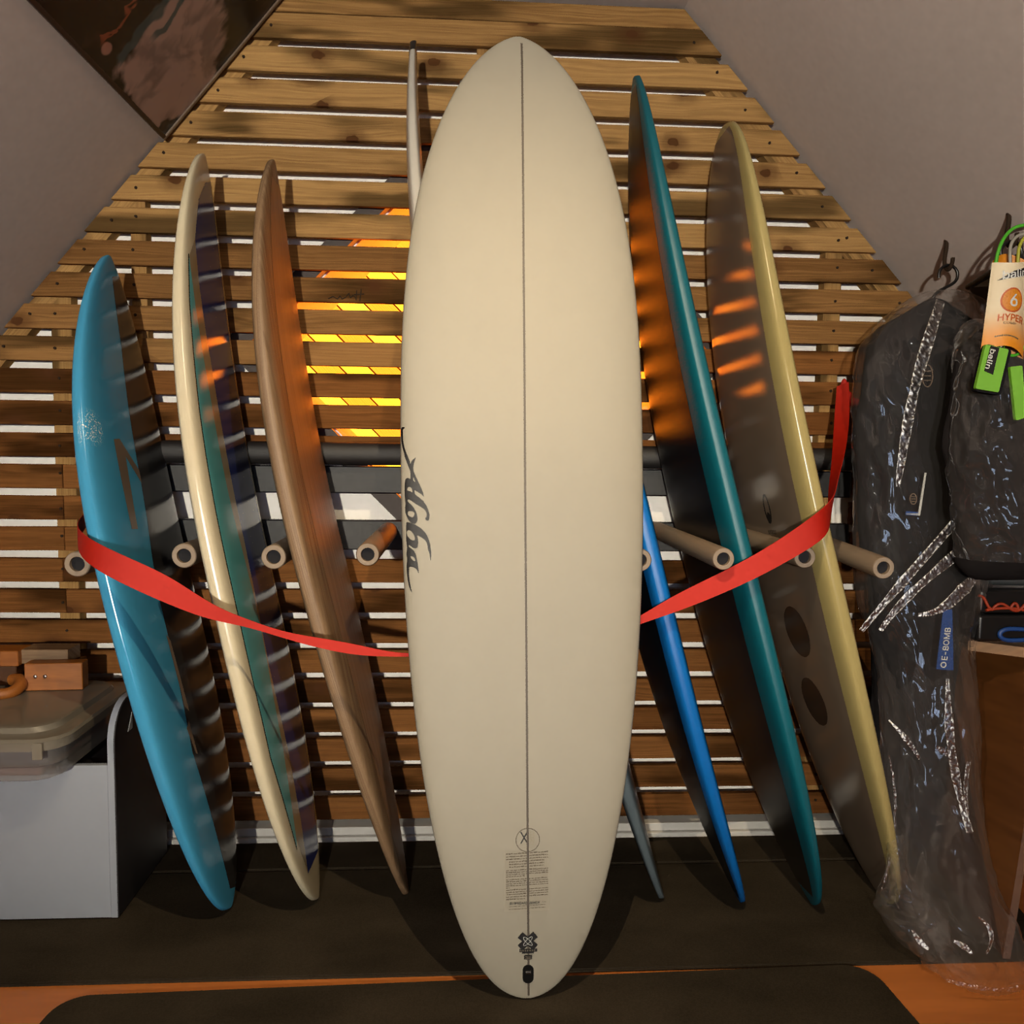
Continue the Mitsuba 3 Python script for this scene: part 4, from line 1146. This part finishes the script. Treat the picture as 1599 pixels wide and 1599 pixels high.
film_fold([(1572, 690, 2.12), (1520, 780, 2.1), (1470, 840, 2.1), (1400, 920, 2.1), (1345, 985, 2.11)], [0.0032, 0.0095, 0.0116, 0.0126, 0.0063], 22, bag)
film_fold([(1562, 765, 2.1), (1545, 810, 2.1), (1490, 868, 2.09), (1420, 930, 2.09), (1375, 985, 2.1)], [0.0043, 0.0063, 0.0138, 0.0126, 0.0063], 23, bag)
film_fold([(1434, 960, 2.09), (1470, 950, 2.08), (1500, 925, 2.08), (1532, 893, 2.09)], [0.0051, 0.0119, 0.0204, 0.0068], 24, bag)
film_fold([(1480, 1060, 2.07), (1484, 1150, 2.05), (1496, 1230, 2.03), (1515, 1300, 1.99)], [0.0043, 0.0126, 0.0105, 0.0085], 25, bag)
film_fold([(1376, 1392, 2.03), (1392, 1330, 2.04), (1398, 1270, 2.06), (1388, 1180, 2.08)], [0.002, 0.004, 0.003, 0.002], 31, bag)
film_fold([(1388, 1125, 2.08), (1412, 1150, 2.06), (1436, 1185, 2.05)], [0.002, 0.009, 0.003], 32, bag)
film_fold([(1462, 1168, 2.05), (1472, 1172, 2.05), (1482, 1180, 2.05)], [0.005, 0.008, 0.004], 33, bag)
film_fold([(1513, 1190, 2.06), (1508, 1230, 2.05), (1512, 1275, 2.03)], [0.006, 0.006, 0.003], 34, bag)
film_fold([(1425, 1452, 1.85), (1437, 1470, 1.84), (1450, 1482, 1.83)], [0.003, 0.008, 0.004], 35, bag)
film_fold([(1490, 1470, 1.83), (1505, 1478, 1.82), (1518, 1490, 1.81)], [0.003, 0.008, 0.004], 36, bag)
film_fold([(1528, 1432, 1.84), (1546, 1452, 1.83), (1540, 1490, 1.81)], [0.003, 0.006, 0.003], 37, bag)
film_fold([(1478, 1531, 1.765), (1520, 1541, 1.755), (1560, 1546, 1.75), (1592, 1543, 1.75)], [0.003, 0.006, 0.004, 0.007], 38, bag)
bag3 = thing('plastic_bag', 'clear plastic cover over the short wetsuit behind the leash pack', 'plastic bag')
put(bag3 + '__film', film_sleeve([(1520, 1560, 500, 2.08), (1498, 1650, 545, 2.07), (1490, 1670, 620, 2.06), (1488, 1675, 720, 2.05), (1492, 1670, 800, 2.05), (1500, 1660, 872, 2.05)], 14, 0.016, 90, 100), 'm_film', smooth=True)
bag2 = thing('plastic_bag', 'crumpled clear plastic sheet bunched on the mat at the tail of the pale yellow board', 'plastic bag')
put(bag2 + '__film', film_sleeve([(1392, 1404, 1300, 2.03), (1386, 1420, 1360, 2.0), (1374, 1440, 1405, 1.98), (1372, 1470, 1425, 1.96), (1400, 1490, 1465, 1.93), (1430, 1500, 1490, 1.91)], 8, 0.012, 70, 80), 'm_film', smooth=True)

# the leash pack on the second hook: card sleeve, cords and two cuffs
lp = thing('leash_pack', 'orange and white leash pack with green cord on the ceiling hook at right', 'leash pack')
CY = 1.985
ca, cb, cc, cd = at_y(1531, 549, CY), at_y(1598, 561, CY), at_y(1607, 408, CY), at_y(1549, 410, CY)
NX, NZ = 24, 30
vv, uvs = [], []
for j in range(NZ):
    t_ = j / (NZ - 1)
    for i in range(NX):
        s_ = i / (NX - 1)
        lo = ca * (1 - s_) + cb * s_ + np.array([0, 0, 0.020 * math.sin(math.pi * s_)])
        hi = cd * (1 - s_) + cc * s_ - np.array([0, 0, 0.006 * math.sin(math.pi * s_)])
        p = lo * (1 - t_) + hi * t_
        p = p + np.array([0, -0.022 * math.sin(math.pi * s_) ** 0.8, 0])
        vv.append(p)
        uvs.append((s_, t_))
vv = np.array(vv)
fr_ = grid_faces(NZ, NX)
bk = vv * [1, -1, 1] + [0, 2 * CY, 0]
bk[:, 2] += 0.0
put(lp + '__card', trimesh.Trimesh(vv, fr_, process=False), 'm_card', smooth=True, uv=np.array(uvs), label='orange and white card sleeve')
bk2 = bk.copy()
bk2[:, 2] += np.where(np.array(uvs)[:, 1] > 0.93, 0.03 * np.sin(np.pi * np.array(uvs)[:, 0]), 0)
put(lp + '__card_back', trimesh.Trimesh(bk2, fr_, process=False), 'm_card_orange', smooth=True)
ux = (cb - ca) / np.linalg.norm(cb - ca)
uz = (cd - ca) / np.linalg.norm(cd - ca)
W_, H_ = np.linalg.norm(cb - ca), np.linalg.norm(cd - ca)


def on_card(mesh2d, off=0.0008):
    """x and y from 0 to W_ and H_ across the bulging card."""
    v, f = trimesh.remesh.subdivide_to_size(mesh2d.vertices, mesh2d.faces, 0.008, max_iter=10)
    s_, t_ = v[:, 0] / W_, v[:, 1] / H_
    lo = ca + s_[:, None] * (cb - ca) + np.array([0, 0, 1.0]) * (0.020 * np.sin(np.pi * np.clip(s_, 0, 1)))[:, None]
    hi = cd + s_[:, None] * (cc - cd) - np.array([0, 0, 1.0]) * (0.006 * np.sin(np.pi * np.clip(s_, 0, 1)))[:, None]
    p = lo * (1 - t_[:, None]) + hi * t_[:, None]
    p[:, 1] -= 0.022 * np.sin(np.pi * np.clip(s_, 0, 1)) ** 0.8 + off
    return trimesh.Trimesh(p, f, process=False)


def flat(poly):
    return extrude(poly, 0.0004)


def card_text(t, h, x, y, w=None, bold=True, rot=0.0):
    m = meshkit.text_mesh(t, h, 0.0004, bold=bold)
    if w:
        m.apply_scale([w / m.extents[0], 1, 1])
    m.apply_transform(trimesh.transformations.rotation_matrix(rot, [0, 0, 1]))
    return m.apply_translation((x, y, 0))


cxm = W_ * 0.5
put(lp + '__brand_panel', on_card(flat(Polygon([(W_ * .12, H_ * .79), (W_ * .85, H_ * .855), (W_ * .93, H_ * .955), (W_ * .45, H_ * .90)])), 0.0006), 'm_print_black')
put(lp + '__brand_lettering', on_card(card_text('balin', 0.02, W_ * 0.2, H_ * 0.805, W_ * 0.62, rot=0.1), 0.0014), 'm_print_white', label='white lettering balin')
for r0, r1, k_ in ((0.030, 0.0, 'm_card_red'), (0.0262, 0.0, 'm_card_orange')):
    put(lp + '__number_disc', on_card(flat(affinity.translate(affinity.scale(Point(0, 0).buffer(r0), 1.0, 1.05), cxm, H_ * 0.555)), 0.0007 + (0.03 - r0) * 0.1), k_)
put(lp + '__number', on_card(card_text('6', 0.03, cxm - 0.011, H_ * 0.555 - 0.0155), 0.0018), 'm_print_white', label='white number 6')
put(lp + '__name_lettering', on_card(card_text('HYPER', 0.0165, W_ * 0.2, H_ * 0.31, W_ * 0.62), 0.0012), 'm_card_red', label='red lettering HYPER')
put(lp + '__name_lettering', on_card(card_text('COMP', 0.006, W_ * 0.33, H_ * 0.265, W_ * 0.3, bold=False), 0.0012), 'm_print_grey')
put(lp + '__small_print', on_card(flat(unary_union([sbox(W_ * (.2 + .042 * k), H_ * .12, W_ * (.2 + .042 * k + .03), H_ * .135) for k in range(13)])), 0.001), 'm_print_grey')
for mk_, pts, rr in (('m_green_cord', [(1553, 430), (1556, 405), (1566, 375), (1582, 357), (1605, 352), (1640, 380)], .0042), ('m_clear_cord', [(1577, 420), (1577, 395), (1583, 374), (1596, 366), (1608, 380)], .004), ('m_yellow_cord', [(1588, 420), (1590, 398), (1596, 376), (1612, 364), (1630, 380)], .004)):
    put(lp + '__cord', tube(spline([at_y(a, b, 1.99) for a, b in pts], 40), rr, 12), mk_, smooth=60)
put(lp + '__cord', tube(spline([at_y(a, b, 1.985) for a, b in ((1598, 540), (1592, 551), (1578, 555), (1570, 550), (1566, 540))], 30), 0.0038, 12), 'm_green_cord', smooth=60)
put(lp + '__swivel', tube([at_y(1570, 522, 1.98), at_y(1567, 530, 1.98), at_y(1562, 545, 1.978)], [0.006, 0.008, 0.005], 12), 'm_chrome', smooth=60, label='metal swivel')


def cuff(pxs, y, label, text):
    pts = [at_y(a, b, y) for a, b in pxs]
    poly = Polygon([(p[0], p[2]) for p in pts]).buffer(-0.004).buffer(0.004)
    k = put(lp + '__cuff', slab_y(poly, y - 0.006, y + 0.004), 'm_lime', label=label)
    put(k + '__padding', slab_y(affinity.translate(poly.buffer(0.004), 0.01, -0.002), y + 0.005, y + 0.022), 'm_neoprene')
    return k


k = cuff([(1537, 538), (1573, 546), (1557, 613), (1521, 607)], 1.965, 'lime green ankle cuff', True)
st = [at_y(a, b, 1.958) for a, b in ((1547, 540), (1560, 543), (1550, 585), (1537, 579))]
put(k + '__label_strip', slab_y(Polygon([(p[0], p[2]) for p in st]), 1.9565, 1.9588), 'm_print_black')
tx = meshkit.text_mesh('balin', 0.0125, 0.0008, bold=True)
tx.apply_scale([0.048 / tx.extents[0], 1, 1])
o = at_y(1547.5, 543.5, 1.956)
put(k + '__lettering', lay(tx, o, (-0.24, 0, -0.97), (0.97, 0, -0.24)), 'm_print_white', label='white lettering balin')
cuff([(1575, 573), (1594, 571), (1600, 652), (1584, 657)], 1.975, 'second lime green cuff, lower right', False)

# dark board bag nose tucked under the slope
bb = thing('board_bag', 'black board bag nose with an olive edge tucked under the right sloping ceiling', 'board bag')
hp = [at_y(1515, 384, 2.32), at_y(1548, 423, 2.26), at_y(1600, 348, 2.05), at_y(1606, 445, 2.06), at_y(1668, 448, 2.06), at_y(1668, 352, 2.05), at_y(1560, 400, 2.33)]
hp = np.array(hp)
hp[:, 2] = np.minimum(hp[:, 2], right_z(hp[:, 0]) - 0.03)
put(bb + '__body', trimesh.convex.convex_hull(hp), 'm_black_plastic')
put(bb + '__piping', tube([hp[0], hp[0] * 0.5 + hp[2] * 0.5 - [0.004, 0, 0.002], hp[2]], 0.008, 10), 'm_olive', smooth=60, label='olive edge')

# ---------------------------------------------------------------- desk with pouches at the right edge
dk = thing('desk', 'wooden desk with a light top edge at the right, behind the plastic bag', 'desk')
DZ = 0.735
c1, c2 = at_z(1512, 1000, DZ), at_z(1640, 1016, DZ)
top = Polygon([tuple(c1[:2]), tuple(c2[:2]), (2.05, c2[1] - 0.1), (2.05, 2.57), (c1[0] + 0.1, 2.57)])
ex = extrude(top, 0.028).apply_translation((0, 0, DZ - 0.028))
put(dk + '__top', ex, 'm_desk_top', uv=np.stack([ex.vertices[:, 0], ex.vertices[:, 1] + ex.vertices[:, 2]], 1))
bpts = np.array([[1.47, 2.5, 0.0115], [1.345, 1.90, 0.0115], [1.60, 2.14, DZ - 0.03], [1.50, 2.5, DZ - 0.03]])
nn = np.cross(bpts[1] - bpts[0], bpts[3] - bpts[0])
nn /= np.linalg.norm(nn)
sl = np.vstack([bpts, bpts - nn * 0.018 * np.sign(nn[0]) * -1])
hull = trimesh.convex.convex_hull(sl)
put(dk + '__side_panel', hull, 'm_brown_panel', uv=np.stack([hull.vertices[:, 1], hull.vertices[:, 2]], 1), label='brown wooden side panel')
put(dk + '__back_panel', box((1.5, 2.54, 0.001), (2.05, 2.556, DZ - 0.03)), 'm_brown_panel', uv=None)

def pouch(px0, px1, py0, py1, y, deep, label):
    a, b = at_y(px0, py1, y), at_y(px1, py0, y)
    k = thing('gear_pouch', label, 'pouch')
    put(k + '__body', rounded((a[0], y, a[2]), (b[0], y + deep, b[2]), 0.012), 'm_black_plastic', smooth=40)
    return k, a, b


zt = DZ
k, a, b = pouch(1526, 1680, 960, 1003, 2.15, 0.09, 'black gear pouch with a thick blue loop, lowest on the desk')
lo_ = [at_y(1578 + 17 * math.cos(t), 991 + 9 * math.sin(t), 2.145) if math.cos(t) < 0 else at_y(1578 + 50 * math.cos(t), 991 + 9 * math.sin(t), 2.145) for t in np.linspace(0, 2 * np.pi, 40, endpoint=False)]
put(k + '__loop', tube(np.array(lo_), 0.0062, 10, closed=True), 'm_blue_trim', smooth=60, label='blue loop')
k, a, b = pouch(1528, 1680, 920, 959, 2.152, 0.085, 'black gear pouch with orange lacing, second from the desk top')
for q_ in ([(1528, 930), (1537, 935), (1542, 945), (1550, 952)], [(1540, 953), (1560, 950), (1600, 953)], [(1578, 950), (1585, 942), (1590, 950)], [(1550, 951), (1568, 944), (1580, 952), (1600, 944)]):
    put(k + '__lace', tube(spline([at_y(x, y, 2.148) for x, y in q_], 16), 0.0042, 8), 'm_orange_trim', smooth=60)
p0_, p1_ = at_y(1536, 902, 2.19), at_y(1680, 905, 2.175)
whole('foam_tube', tube([p0_, (p0_ + p1_) / 2, p1_], 0.0195, 20), 'm_grey_tube', 'grey foam tube lying on the pouches on the desk', 'foam tube', smooth=50)
k, a, b = pouch(1534, 1690, 826, 884, 2.155, 0.08, 'black gear pouch with blue crossed cords, topmost on the desk')
for q_ in ([(1578, 837), (1590, 845), (1605, 842)], [(1574, 848), (1586, 858), (1604, 866)], [(1575, 872), (1590, 866), (1606, 858)]):
    put(k + '__cord', tube(spline([at_y(x, y, 2.15) for x, y in q_], 16), 0.0055, 8), 'm_blue_trim', smooth=60)
o_ = [at_y(x, y, 2.14) for x, y in ((1520, 880), (1570, 882), (1580, 891), (1535, 889))]
put(k + '__tab', slab_y(Polygon([(p[0], p[2]) for p in o_]), 2.14, 2.146), 'm_orange_trim', label='orange tab')
